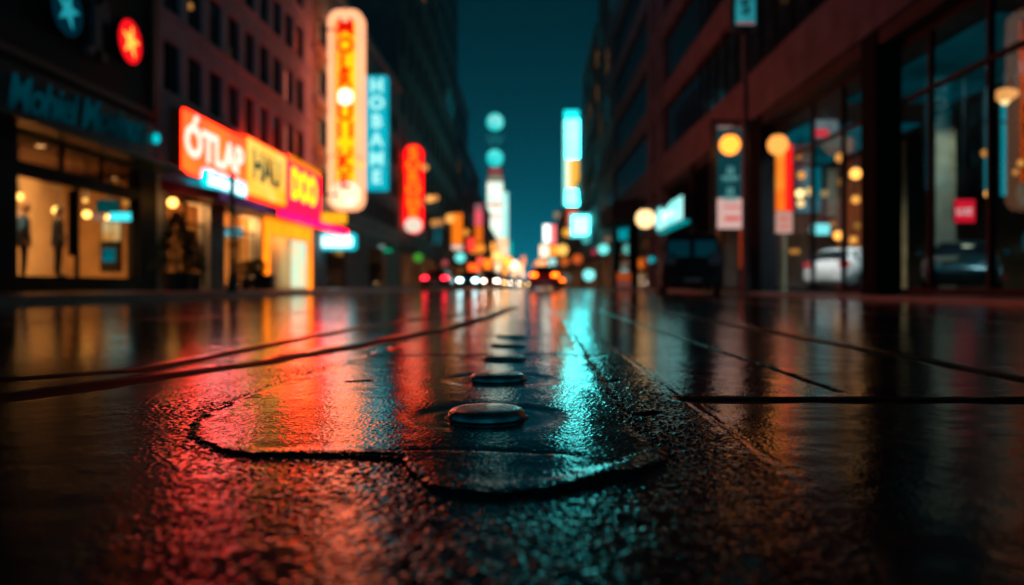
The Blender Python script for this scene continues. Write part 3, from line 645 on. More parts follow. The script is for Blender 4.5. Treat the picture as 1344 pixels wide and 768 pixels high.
letters(t,[(ch,CAM_H-(py-VY)/F*Y-c[2]) for ch,py in zip('SOROHE',(201,217,233,249,265,279))],0,1.25,emat('blade_amber',(1,.11,.002),2.6,sample=False),wx=1.25,off=.06)
a = MB().prism(round_rect(1.5,1.25,.6,cz=-h/2+.68),-.05,-.002,'y'); part('foot_panel',a,emat('foot_white',(1,.86,.68),1.0),t)
# ------------------------------------------------------------------ far blocks on both sides
def block(name, label, side, xf, y0, y1, h, depth, wallm, ncol, floors, z0=4.2, shop=None, lit=.12, wfrac=.55, hfrac=.6):
    t = thing(name, label, 'building', (xf,(y0+y1)/2,0))
    cw = (y1-y0)/ncol; fh = (h-1-z0)/floors
    wins = [(y0+cw*(k+.5-wfrac/2), y0+cw*(k+.5+wfrac/2), z0+fh*(i+.2), z0+fh*(i+.2+hfrac)) for i in range(floors) for k in range(ncol)]
    w = MB(); holes = list(wins)
    if shop: holes.append((y0+.8,y1-.8,.2,3.2))
    xb = xf - side*.4
    w.wall('x', xf, xb, y0, y1, 0, h, holes=holes)
    w.box(xb, xf-side*depth, y0, y0+.3, 0, h); w.box(xb, xf-side*depth, y1-.3, y1, 0, h); w.box(xb, xf-side*depth, y0+.3, y1-.3, h-.4, h-.05)
    w.box(xf-side*depth, xf-side*(depth+.3), y0, y1, 0, h); part('wall', w, wallm, t, world=True)
    c = MB(); c.box(xf-side*.5, xf+side*.25, y0-.05, y1+.05, h, h+.35); part('cornice', c, wallm, t, world=True)
    c = MB(); c.box(xf+side*.003, xf+side*.2, y0, y1, 3.6, 3.95); part('string_course', c, wallm, t, world=True)
    for (a,b,p,q) in wins:
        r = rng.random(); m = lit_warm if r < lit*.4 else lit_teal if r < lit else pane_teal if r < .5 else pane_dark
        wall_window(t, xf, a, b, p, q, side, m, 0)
    if shop:
        s = MB(); s.box(xf-side*.2, xf-side*.25, y0+.8, y1-.8, .2, 3.2); part('shop_window', s, shop, t, world=True)
    # plant room on the roof
    r = MB(); r.box(xf-side*2, xf-side*depth*.6, y0+(y1-y0)*.3, y0+(y1-y0)*.7, h, h+2.2, .05); part('roof_room', r, wallm, t, world=True)
    return t
shop_orange = emat('far_shop_orange',(1,.30,.05),.5,var=.8,scale=.35)
shop_dim = emat('far_shop_dim',(.8,.3,.12),.12,var=.9,scale=.4)
shop_hot = emat('far_shop_white',(1,.62,.32),1.5,var=.7,scale=.3)
night_stone = pmat('night_stone',(.10,.105,.11),.8,scale=.5,var=.3)
teal_stone = pmat('blue_stone',(.11,.19,.21),.7,scale=.5,var=.3)
block('tower_block','very tall dark tower beyond the grey building on the shop side',1,GX,63.1,91,74,14,concrete_dark,6,14,shop=shop_dim,lit=.03)
block('tower_block','second tall dark tower on the shop side with a slightly paler front',1,GX,91.1,118,58,14,night_stone,5,11,shop=shop_dim,lit=.05)
block('office_block','lower dark block behind the orange vertical sign',1,GX,118.1,139,31,14,teal_stone,5,6,shop=shop_orange,lit=.12)
block('office_block','dark mid height block behind the pink vertical sign',1,GX,139.1,175,24,14,night_stone,6,5,shop=shop_orange,lit=.2)
block('office_block','far block left of the white sign tower',1,GX,175.1,225,21,14,concrete_dark,7,4,shop=shop_hot,lit=.3)
block('office_block','far block with bright shop front before the white sign tower',1,GX,225.1,272,17,14,night_stone,7,3,shop=shop_hot,lit=.4)
block('office_block','farthest block on the shop side of the street',1,GX,292,420,16,14,concrete_dark,9,3,shop=shop_hot,lit=.5)

# ------------------------------------------------------------------ right: rose stone building
RX = 8.0
E = thing('corner_building', 'large rose stone office building on piers with long ribbon windows and glazed ground floor', 'building', (RX,40,0))
piers = [(8.4,9.6),(17.4,18.2),(26.0,28.4),(36.2,37.2),(45.0,46.0),(48.2,49.4),(58,59.5),(69,70)]
w = MB()
bands = [(6.15,7.85),(10.6,11.85),(14.7,15.95),(18.8,20.05),(22.9,24.2)]
for z0,z1 in bands: w.box(RX, RX+.5, 8, 70, z0, z1)
part('stone_band', w, pink_stone, E, world=True)
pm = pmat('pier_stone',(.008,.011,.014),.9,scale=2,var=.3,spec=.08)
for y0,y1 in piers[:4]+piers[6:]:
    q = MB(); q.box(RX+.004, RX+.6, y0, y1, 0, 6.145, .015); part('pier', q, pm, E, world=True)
for y0,y1 in piers[4:6]:
    q = MB(); q.box(RX-.12, RX+.5, y0, y1, 0, 24.6, .02); part('pilaster', q, pink_stone, E, world=True)
w = MB(); w.box(RX+.6, RX+16, 69.6, 70, 0, 24.5); w.box(RX+.6, RX+16, 8, 8.3, 0, 24.5); w.box(RX+.3, RX+16, 8, 70, 24.2, 24.6); w.box(RX+15.7,RX+16,8.3,69.6,0,24.2); part('wall', w, concrete_dark, E, world=True)
for (z0,z1),(z2,z3) in zip(bands[:-1],bands[1:]):
    for k in range(10):
        y0 = 8+6.2*k; y1 = y0+6.2
        g = MB(); g.box(RX+.22, RX+.25, y0+.04, y1-.04, z1+.003, z2-.003); pn = part('ribbon_window', g, pane_teal if k>5 and rng.random()<.6 else pane_dark, E, world=True)
        f = MB()
        for j in range(4): f.box(RX+.15, RX+.215, y0+6.2*j/4-.03, y0+6.2*j/4+.03, z1+.003, z2-.003)
        f.box(RX+.16, RX+.21, y0+.03, y1-.03, z1+.004, z1+.06); obj('window_bar', f.mesh('mullion', wloc(E)), frame_dark, pn)
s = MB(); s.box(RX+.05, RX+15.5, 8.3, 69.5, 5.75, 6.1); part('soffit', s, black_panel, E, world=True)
gxp = RX+.52
fr = MB()
def glazing(y0, y1, ms, z1=5.75):
    for y in ms: fr.box(gxp-.06, gxp+.06, y-.045, y+.045, .06, z1)
    fr.box(gxp-.05, gxp+.05, y0, y1, 4.36, 4.46); fr.box(gxp-.05, gxp+.05, y0, y1, .06, .2); fr.box(gxp-.05, gxp+.05, y0, y1, z1-.14, z1-.003)
    m = [y0]+ms+[y1]
    for a,b in zip(m[:-1],m[1:]):
        p = MB(); p.box(gxp-.01, gxp+.01, a+.05, b-.05, .2, 4.36); part('pane', p, clear_glass, E, world=True)
        p = MB(); p.box(gxp-.01, gxp+.01, a+.05, b-.05, 4.46, z1-.15); part('pane', p, clear_glass, E, world=True)
glazing(9.6,17.4,[11.2,13.95,16.0]); glazing(18.2,26.0,[20.4,22.6])
part('window_frame', fr, frame_dark, E, world=True)
room = MB(); room.box(gxp+.1, 23.6, 34.4, 34.6, .06, 5.74); room.box(gxp+.1, 23.6, 8.4, 8.6, .06, 5.74); room.box(23.5,23.69,8.6,34.4,.06,5.74)
part('hall_wall', room, pmat('hall_wall',(.10,.12,.13),.6,scale=1,var=.4), E, world=True)
room = MB(); room.box(9.01, 23.5, 8.6, 34.4, .02, .06); part('hall_floor', room, pmat('hall_floor',(.05,.05,.05),.2,scale=2), E, world=True)
# inside: lit column, teal wall panels, warm shelves
c = MB(); c.box(12.66,13.34,23.6,23.9,.06,5.7,.03); part('hall_column', c, pmat('column_cream',(.55,.50,.40),.6,scale=2), E, world=True)
for k,(x0,x1,z0,z1) in enumerate(((10.9,12.0,3.9,5.6),(12.2,13.3,3.6,5.6),(14.6,15.2,4.0,5.7))):
    c = MB(); c.box(x0,x1,34.30,34.38,z0,z1); part('wall_panel', c, emat('hall_teal',(0,.17,.21),1.1,var=.5,scale=.7), E, world=True)
c = MB(); c.box(13.6,14.3,34.28,34.36,3.4,5.5); part('wall_panel', c, emat('hall_cream',(.5,.42,.28),.30,var=.5,scale=1), E, world=True)
c = MB(); c.box(18.6,23.3,27.9,28.1,.06,3.2); part('partition', c, pmat('hall_brown',(.30,.17,.09),.6,scale=1,var=.5), E, world=True)
sh = MB()
for z in (.9,1.5,2.1,2.7): sh.box(18.7,23.2,27.5,27.88,z,z+.04)
for x in (18.7,20.2,21.7,23.15): sh.box(x,x+.05,27.5,27.88,.06,2.74)
part('shelf', sh, pmat('hall_brown',(.3,.17,.09),.6), E, world=True)
for (x0,x1,y0,y1,st) in ((9.4,13.2,25.5,33.6,.20),(9.4,12.6,15.2,22.5,.085)):
    c = MB(); c.box(x0,x1,y0,y1,5.66,5.70); part('ceiling_glow', c, emat('ceiling_teal_%d'%(st*1000), (0,.42,.52), st, var=.6, scale=.5), E, world=True)  # glow added under the ceiling to turn the upper panes teal
area_lamp('hall_fill', (20.6,26.2,5.5), (21,27.8,1.2), 3.5,.6,(1,.55,.22),80)
area_lamp('hall_fill', (13.0,22.4,5.6), (13.0,23.6,1.5), .5,.4,(.8,.85,.6),14)
area_lamp('hall_fill', (12.5,24.5,5.6), (12.0,26.5,0), 3,2,(.25,.75,.85),70)
area_lamp('hall_fill', (9.3,23.6,5.6), (10.2,25.6,.8), 1.6,.8,(1,.88,.78),240)  # fill lamp added to brighten the white hatchback
area_lamp('hall_fill', (11.3,18.2,5.6), (12.0,20.4,.7), 1.4,.8,(.45,.92,1),110)  # cool fill lamp added to bring out the dark car
# bay three: warm shop behind the van
room = MB(); room.box(14.0,14.2,28.4,45,.06,5.7); room.box(RX+.6,14,36.9,37.1,.06,5.7); room.box(9.01,14,28.4,45,.02,.06); part('shop_interior', room, pmat('amber_plaster',(.55,.33,.15),.8), E, world=True)
fr = MB()
for y in (30.5,33,36.1,39.8,42.4): fr.box(gxp-.06,gxp+.06,y-.05,y+.05,.06,5.75)
fr.box(gxp-.05,gxp+.05,28.4,45,4.36,4.46); fr.box(gxp-.05,gxp+.05,28.4,45,.06,.2); part('window_frame', fr, frame_dark, E, world=True)
p_ = MB(); p_.box(gxp-.01,gxp+.01,28.45,44.95,.2,5.74); part('pane', p_, clear_glass, E, world=True)
area_lamp('shop_light', (11.5,40,5.5), (11.5,41,0), 4,5,(1,.5,.18),80)
area_lamp('shop_light', (11.5,32,5.5), (11.5,32,0), 4,3,(1,.33,.10),80)
g = MB(); g.box(RX+.3,RX+.33,46.0,48.2,.06,6.14); g.box(RX+.3,RX+.33,49.4,58,.06,6.14); g.box(RX+.3,RX+.33,59.5,69,.06,6.14); part('dark_glazing', g, pane_teal, E, world=True)
# red light strip up the pier beside the board
s = MB(); s.box(RX-.08, RX-.004, 27.9, 28.3, 2.6, 5.8, .01); part('light_strip', s, emat('strip_red',(1,.012,.04),.55,var=.3), E, world=True)
s = MB(); s.box(RX-.08, RX-.004, 27.9, 28.3, .9, 2.59, .01); part('light_strip', s, emat('strip_orange',(1,.11,.02),.30,var=.4), E, world=True)

for a in [('tower_block','tall pale blue lit tower next to the rose stone building',-1,RX,70.1,84,60,14,teal_stone,4,11,5.5),('office_block','dark flat topped block under the pale tower across from the shops',-1,RX,84.1,107,29,14,night_stone,5,6,4.5),
          ('office_block','dark low block behind the white box sign',-1,RX,107.1,150,15.5,14,concrete_dark,7,3,4.2),('office_block','distant block beyond the cyan vertical sign',-1,RX,150.1,230,16,14,night_stone,9,3,4.2),('office_block','farthest block across from the shops',-1,RX,230.1,420,18,14,concrete_dark,10,3,4.2)]:
    block(*a, shop=[shop_dim,shop_dim,shop_dim,shop_orange,shop_hot][0 if a[4]<84 else 1 if a[4]<107 else 2 if a[4]<150 else 3 if a[4]<230 else 4], lit=.25)
t = thing('shop_awning','dark flat awning over the pavement before the pale tower','awning',(RX,58,4.9)); a = MB(); a.prism([(-.0,0),(-1.9,.0),(-1.9,1.25),(-.0,1.6)],-4.5,4.5,'y'); part('cover', a, black_panel, t)
for y in (-4,4): a = MB(); a.tube([(-1.8,y,1.2),(-.02,y,2.6)],.03,6); part('tie_rod', a, steel, t)

# ------------------------------------------------------------------ right: signs and lamps
Y=22.6
px_ = at(978,385,Y); t = thing('street_pole','tall slim pole at the kerb carrying the blue box sign','pole',(px_[0],Y,.06))
a = MB().lathe([(.13,0),(.13,.5),(.10,.54),(.085,7.9),(.08,8.0),(.01,8.02)],n=20); part('shaft', a, pmat('pole_paint',(.16,.10,.10),.45,metal=.2), t); a = MB().lathe([(.2,0),(.2,.03),(.15,.06),(.13,.061)],n=20); part('base_flange', a, steel, t)
c = at(976.5,8,Y); t = thing('box_sign','pale blue lit box sign with an S emblem on top of the slim pole','sign',(c[0],Y-.15,c[2])); h=1.42
a = MB().prism(round_rect(.80,h,.06),0,.3,'y'); part('cabinet', a, pmat('sign_teal_case',(.02,.09,.11),.4), t)
a = MB().prism(round_rect(.58,h-.2,.04),-.012,-.002,'y'); part('face', a, emat('face_pale_teal',(.03,.36,.42),.75,var=.3,scale=2), t)
b = MB(); text_mb(b,'S',.62,face_M((0,-.02,-.10),'-y'),extrude=.005,offset=.02); part('emblem', b, pmat('emblem_dark',(.02,.03,.03),.5), t)
a = MB(); a.box(-.26,.26,-.02,-.013,-.60,-.54); part('red_line', a, emat('line_rose',(.55,.12,.12),.6,sample=False), t)
a = MB(); a.box(-.16,.16,.02,.26,-h/2-.12,-h/2); part('mount', a, steel, t)

Y=25.6
c = at(958,233,Y); t = thing('board_sign','tall dark teal board with two pale emblems and a white notice at its foot','sign',(c[0],Y,c[2])); H=136*Y/F; W=33*Y/F
a = MB().prism(round_rect(W+.08,H+.06,.04),0,.12,'y'); part('cabinet', a, pmat('board_teal_case',(.02,.07,.08),.5), t)
a = MB(); a.box(-W/2,W/2,-.012,-.002,-H/2+1.06,H/2-.12); part('face', a, emat('board_teal',(.008,.085,.10),.6,var=.3), t)
a = MB(); a.box(-W/2,W/2,-.014,-.002,-H/2+.02,-H/2+1.04); part('notice', a, emat('board_white',(.85,.52,.46),.85), t)
a = MB(); a.box(-W*.22,W*.40,-.022,-.016,-H/2+.30,-H/2+.42); a.box(-W*.26,W*.42,-.022,-.016,-H/2+.72,-H/2+.78); part('red_line', a, emat('board_red',(.9,.05,.06),.8,sample=False), t)
a = MB(); a.box(-W/2,W/2,-.014,-.002,H/2-.115,H/2-.01); part('top_edge', a, emat('board_edge',(.5,.3,.28),.5,sample=False), t)
ic = emat('board_icon',(.16,.50,.50),.6,sample=False); a = MB()
for pz in (228,255):
    z = CAM_H-(pz-VY)/F*Y-c[2]
    a.prism([(-.12,z-.02),(-.02,z-.02),(-.02,z+.30),(-.08,z+.22)],-.02,-.014,'y'); a.prism([(.0,z-.02),(.13,z-.02),(.12,z+.20),(.05,z+.26)],-.02,-.014,'y'); a.box(-.30,.30,-.02,-.014,z-.16,z-.09); a.box(-.24,.24,-.02,-.014,z-.24,z-.19)
part('emblem', a, ic, t)
a = MB(); a.box(-W/2-.12,W/2+.3,.0,.1,H/2+.10,H/2+.2,.01); a.box(-W/2-.2,-W/2-.1,.0,.1,-H/2-1.6,H/2+.2,.01); a.tube([(W/2+.3,.05,H/2+.15),(RX-c[0]-.02,.05,H/2+.15)],.03,8); a.box(-W/2-.1,-W/2-.03,.02,.08,-H/2+.3,-H/2+.4); part('support', a, steel, t)
a = MB(); a.box(-W/2-.2,-W/2-.1,0,.1,CAM_H*0+.06-c[2],-H/2-1.6); part('leg', a, steel, t)

def globe_lamp(p, r, label, mount, st=4.0, col=(1,.42,.07), name='globe_lamp', group=None, wallx=None):
    t = thing(name, label, 'lamp', p, group=group)
    g = MB().ball((0,0,0), r); part('globe', g, emat('lamp_%.2f_%.2f_%.1f'%(col[1],col[2],st), col, st), t, smooth=True)
    a = MB(); a.lathe([(r*.5,r*.86),(r*.55,r*.9),(r*.5,r*1.02),(.02,r*1.1)], n=14)
    if mount == 'cord': a.tube([(0,0,r),(0,0,5.74-p[2])], .012, 6); part('cord', a, steel, t)
    else:
        s = 1 if wallx > p[0] else -1
        a.tube([(0,0,r*1.05),(0,0,r*1.05+.12),(s*.15,0,r+.25),(wallx-p[0],0,r+.25)], max(.02,r*.12), 8); part('bracket', a, steel, t)
    return t
globe_lamp(at(958,190,24.9), .33, 'amber globe lamp hanging before the teal emblem board', 'wall', 3.0, (1,.30,.03), wallx=RX)
globe_lamp(at(1021,190,23.2), .31, 'amber globe lamp at the top of the red and orange banner', 'wall', 1.7, (1,.36,.07), wallx=RX)
globe_lamp(at(847,287,40), .50, 'large pale cream globe lamp beside the cyan ribbon shaped sign', 'wall', 2.4, (1,.62,.28), wallx=RX)
# red and orange banner
Y=24.2; c = at(1029,248,Y); H=118*Y/F; W=23*Y/F
t = thing('banner_sign','narrow orange and red lit banner with a white notice at its foot','sign',(c[0],Y,c[2]))
a = MB().prism(round_rect(W,H,.03),0,.1,'y'); part('cabinet', a, frame_dark, t)
a = MB(); a.box(-W*.48,W*.05,-.012,-.002,-H/2+.72,H/2-.02); part('orange_face', a, emat('banner_orange',(1,.17,.012),1.1,col2=(1,.33,.03),scale=1.3), t)
a = MB(); a.box(W*.06,W*.48,-.012,-.002,-H/2+.72,H/2-.02); part('red_face', a, emat('banner_red',(1,.012,.010),1.2), t)
a = MB(); a.box(-W*.48,W*.48,-.012,-.002,-H/2+.02,-H/2+.70); part('notice', a, emat('banner_white',(.75,.42,.34),.75), t)
a = MB(); a.box(-W*.3,W*.3,-.02,-.014,-H/2+.45,-H/2+.52); a.box(-W*.3,W*.3,-.02,-.014,-H/2+.22,-H/2+.27); part('red_line', a, emat('board_red',(.9,.05,.06),.8), t)
a = MB(); a.tube([(-.02,.05,-H/2),(-.02,.05,.06-c[2])],.10,12); part('post', a, pmat('post_sand',(.42,.38,.25),.5), t)
# cyan ribbon-shaped sign on the facade
Y0,Y1=36.2,43.9
t = thing('shop_sign','glowing pale cyan ribbon shaped sign box projecting over the warm shop','sign',(RX-.5,40,4.0))
prof=[(-3.8,-.55),(-3.8,.62),(-.9,.62),(.3,.46),(1.5,.40),(2.4,.70),(3.2,.62),(3.85,.30),(4.0,-.1),(3.7,-.45),(3.0,-.62)]
a = MB().prism(prof,-.02,.48,'x'); part('cabinet', a, frame_dark, t); a = MB().prism([(u*.98,v*.95) for u,v in prof],-.04,-.022,'x'); part('face', a, emat('ribbon_ice',(.22,.95,.88),1.3,col2=(.5,1,.96),scale=.4), t)
a = MB(); a.prism([(u*.985,-.72+.0*v) if 0 else (u*.98,v) for u,v in [(-3.8,-.72),(3.0,-.80),(3.6,-.62),(-3.8,-.57)]],-.03,.3,'x'); part('lower_edge', a, emat('ribbon_edge',(0,.36,.38),.8), t)
b = MB(); text_mb(b,'Reuno',.85,face_M((-.05,0,.02),'-x'),extrude=.004,shear=.25,wx=1.6); part('lettering', b, emat('ribbon_white',(.85,1,1),1.9,sample=False), t)
p = at(919,317,38); t = thing('light_box','small orange lit box sign behind the van roof','sign',p); a = MB(); a.box(-.55,.55,0,.3,-.55,.55,.04); part('cabinet',a,frame_dark,t); a = MB(); a.box(-.5,.5,-.02,-.002,-.1,.5); part('face',a,emat('face_rust',(1,.10,.02),.8,var=.4),t); a = MB(); a.box(-.5,.5,-.021,-.002,-.5,-.12); part('lower_face',a,emat('face_peach',(1,.32,.10),1.0),t); a=MB(); a.tube([(0,.15,.55),(0,.15,5.74-p[2])],.03,8); part('rod',a,steel,t)

# inside the hall: emblem poster, neon tubes, red sign, globe lamps
p = at(1083,148,25.2); t = thing('emblem_sign','white poster with a red disc emblem hanging in the glass hall','sign',p)
a = MB(); a.box(-.45,.42,0,.05,-.82,.85,.01); part('board', a, emat('poster_grey',(.20,.24,.24),.9,var=.4,scale=2), t)
a = MB().prism([(.10+.37*math.cos(2*PI*i/28),.28+.37*math.sin(2*PI*i/28)) for i in range(28)],-.02,-.002,'y'); part('red_disc', a, emat('disc_red',(1,.012,.02),2.4), t)
a = MB().prism([(-.42,-.05),(-.42,.62),(-.2,.68),(-.28,.3),(-.2,-.02)],-.02,-.002,'y'); part('red_crescent', a, emat('crescent_red',(.8,.03,.05),1.2), t)
a = MB().prism([(-.2,.70),(-.05,.68),(-.24,.3),(-.05,-.1),(-.2,-.12),(-.34,.3)],-.03,-.022,'y'); part('white_curve', a, emat('curve_white',(.8,.8,.65),1.6,sample=False), t)
a = MB(); a.box(-.44,.1,-.02,-.002,-.8,-.55); part('red_foot', a, emat('crescent_red',(.8,.03,.05),1.2), t); a=MB(); a.tube([(0,.02,.85),(0,.02,5.74-p[2])],.01,6); part('cord',a,steel,t)
def neon(px,py0,py1,Y,w,label):
    c = at(px,(py0+py1)/2,Y); h=(py1-py0)*Y/F; t = thing('neon_tube',label,'neon light',c,group='upright cyan neon tubes in the hall')
    a = MB()
    for u in (-w*.5+.03,w*.5-.03): a.tube([(u,-.03,-h/2),(u,-.03,h/2)],.02,8)
    a.box(-w/2,w/2,-.02,0,-h/2,h/2); part('tube', a, emat('neon_hall',(0,.33,.38),.85), t)
    a = MB(); a.box(-w/2-.02,w/2+.02,.002,.06,-h/2-.03,h/2+.03); a.box(-w/2-.01,w/2+.01,-.06,.0,h*.18,h*.2); a.tube([(0,.03,h/2),(0,.03,5.74-c[2])],.015,6); part('backing', a, frame_dark, t)
neon(1297.5,115,258,19.2,.20,'longer upright cyan neon tube at the hall window bar'); neon(1317,118,257,19.4,.13,'thinner upright cyan neon tube under the oval lamp')
p = at(1266,277,19); t = thing('small_sign','small red lit sign with white letters beside the pale hall column','sign',p); a = MB(); a.box(-.26,.26,0,.08,-.29,.29,.02); part('cabinet',a,frame_dark,t); a = MB(); a.box(-.25,.25,-.014,-.002,-.28,.28); part('face',a,emat('face_crimson',(.9,.008,.03),1.0),t)
b = MB(); text_mb(b,'LUZ',.22,face_M((-.02,-.02,-.02),'-y'),extrude=.004,offset=.006); part('lettering',b,emat('luz_white',(1,.7,.65),.9,sample=False),t); a=MB(); a.tube([(0,.04,.29),(0,.04,5.74-p[2])],.012,6); part('rod',a,steel,t)
p = at(1319,124,18.6); t = thing('pendant_lamp','oval amber pendant lamp near the top of the hall beside the cyan tubes','lamp',p); a = MB().lathe([(.01,-.17),(.14,-.15),(.26,-.07),(.30,0),(.26,.07),(.12,.13),(.02,.14)],n=28); part('shade',a,emat('oval_amber',(1,.38,.10),1.3),t,smooth=True); a=MB(); a.ball((0,0,-.16),.10); part('bulb',a,emat('oval_bulb',(1,.62,.25),2.4),t,smooth=True); a=MB(); a.tube([(0,0,.13),(0,0,5.74-p[2])],.012,6); part('cord',a,steel,t)
hall = [(1049,205,28,.16,.7,'dim globe lamp high beside the banner in the hall'),(1102.5,207,30,.24,1.5,'amber globe lamp under the hanging emblem poster'),(1123,228,24,.24,3.5,'large bright amber globe lamp beside the wide dark pier'),(1052,230,27,.19,1.2,'amber globe lamp just right of the red banner middle'),(1103,239,31,.20,.35,'very dim globe lamp straight below the amber one under the poster'),
 (1050,254,27,.21,3.0,'brightest yellow globe lamp next to the red banner'),(1064,251,30,.23,1.4,'pale yellow globe lamp right of the brightest yellow one'),(1082,254,30,.21,.4,'dim brown globe lamp in the lamp row right of the pale yellow one'),(1051,267,29,.20,1.7,'yellow globe lamp just below the brightest yellow one'),(1123,262,26,.19,1.6,'small amber globe lamp beside the wide dark pier, mid height'),(1093,294,31,.20,.35,'dim globe lamp above the white hatchback'),(1125,296,29,.18,.4,'dim globe lamp at the pier above the white hatchback'),
 (1100,309,29,.24,3.0,'bright globe lamp right above the roof of the white hatchback'),(1120,315,28,.19,1.4,'amber globe lamp above the white hatchback, close to the pier'),(1039,330,31,.15,.6,'left one of two small brown globe lamps low behind the banner post'),(1046,330,31,.15,.7,'right one of two small brown globe lamps low behind the banner post'),
 (1293,201,18,.12,.8,'small pale globe lamp left of the cyan neon tubes'),(1340,214,18,.11,.8,'upper small globe lamp at the far end of the hall window'),(1333,226,18.5,.10,.6,'lower small globe lamp at the far end of the hall window'),(1299,254,17.6,.145,2.6,'bright amber globe lamp at the foot of the cyan neon tubes')]
for px,py,Y,r,st,lab in hall: globe_lamp(at(px,py,Y), r*.72, lab, 'cord', st*1.2, (1,.36,.06) if 'yellow' not in lab else (1,.60,.22), name='pendant_lamp', group='globe pendant lamps in the glass hall')
p = at(1076,301,28); t = thing('light_box','glowing cyan box sign hanging above the white hatchback','sign',p); a = MB(); a.prism(round_rect(.78,.46,.12),0,.15,'y'); part('cabinet',a,frame_dark,t); a = MB().prism(round_rect(.72,.40,.1),-.02,-.002,'y'); part('face',a,emat('hall_box_cyan',(.25,.95,.92),1.3),t); a=MB(); a.tube([(0,.07,.2),(0,.07,5.74-p[2])],.012,6); part('cord',a,steel,t)
# ------------------------------------------------------------------ vehicles
glass_car = pmat('car_glass',(.012,.016,.02),.05,var=.2,bump=0,spec=.8)
tyre_m = pmat('tyre_rubber',(.012,.012,.012),.75,scale=20); rim_m = pmat('wheel_rim',(.30,.31,.32),.35,metal=.8,scale=20); trim_m = pmat('car_trim',(.015,.015,.016),.5)
PROF = {
 'sedan': dict(L=4.6,W=1.8, st=[(0,.36,.70,.72,.86,.80),(.012,.30,.84,.86,.94,.86),(.05,.25,.95,.98,.98,.86),(.17,.22,.97,1.02,1,.76),(.235,.21,.96,1.20,1,.70),(.34,.20,.95,1.41,1,.66),(.46,.20,.94,1.46,1,.66),(.56,.20,.93,1.42,1,.66),(.63,.20,.93,1.24,1,.70),(.71,.20,.93,.985,1,.80),(.83,.21,.86,.92,.99,.84),(.94,.24,.74,.80,.93,.80),(.985,.30,.62,.66,.84,.74),(1,.36,.54,.56,.76,.68)],
      cabin=(3,9), side=(4.15,8.3), rear=(3.15,4.9), front=(7.35,8.85)),
 'hatch': dict(L=4.1,W=1.75, st=[(0,.38,.66,.68,.84,.8),(.012,.30,.80,.84,.93,.84),(.035,.26,.94,1.0,.97,.80),(.09,.23,.98,1.26,1,.70),(.17,.21,.98,1.44,1,.64),(.30,.20,.96,1.50,1,.65),(.45,.20,.94,1.50,1,.66),(.56,.20,.93,1.42,1,.67),(.65,.20,.93,1.20,1,.72),(.73,.20,.93,.99,1,.82),(.85,.22,.85,.91,.98,.83),(.95,.25,.73,.78,.91,.78),(.988,.31,.60,.64,.82,.72),(1,.37,.53,.55,.75,.68)],
      cabin=(2,9), side=(3.1,8.2), rear=(2.15,3.7), front=(7.2,8.8)),
 'van': dict(L=5.0,W=1.92, st=[(0,.42,.98,1.86,.97,.84),(.006,.34,1.02,1.93,1,.86),(.04,.28,1.04,1.97,1,.86),(.25,.24,1.04,1.99,1,.86),(.5,.24,1.04,1.99,1,.86),(.66,.24,1.04,1.94,1,.85),(.74,.24,1.04,1.74,1,.82),(.83,.24,1.04,1.20,1,.84),(.93,.25,.95,1.02,.97,.82),(.985,.32,.72,.78,.9,.78),(1,.40,.62,.65,.84,.74)],
      cabin=(0,8), side=(2.0,6.6), rear=None, front=(5.4,6.8)),
}
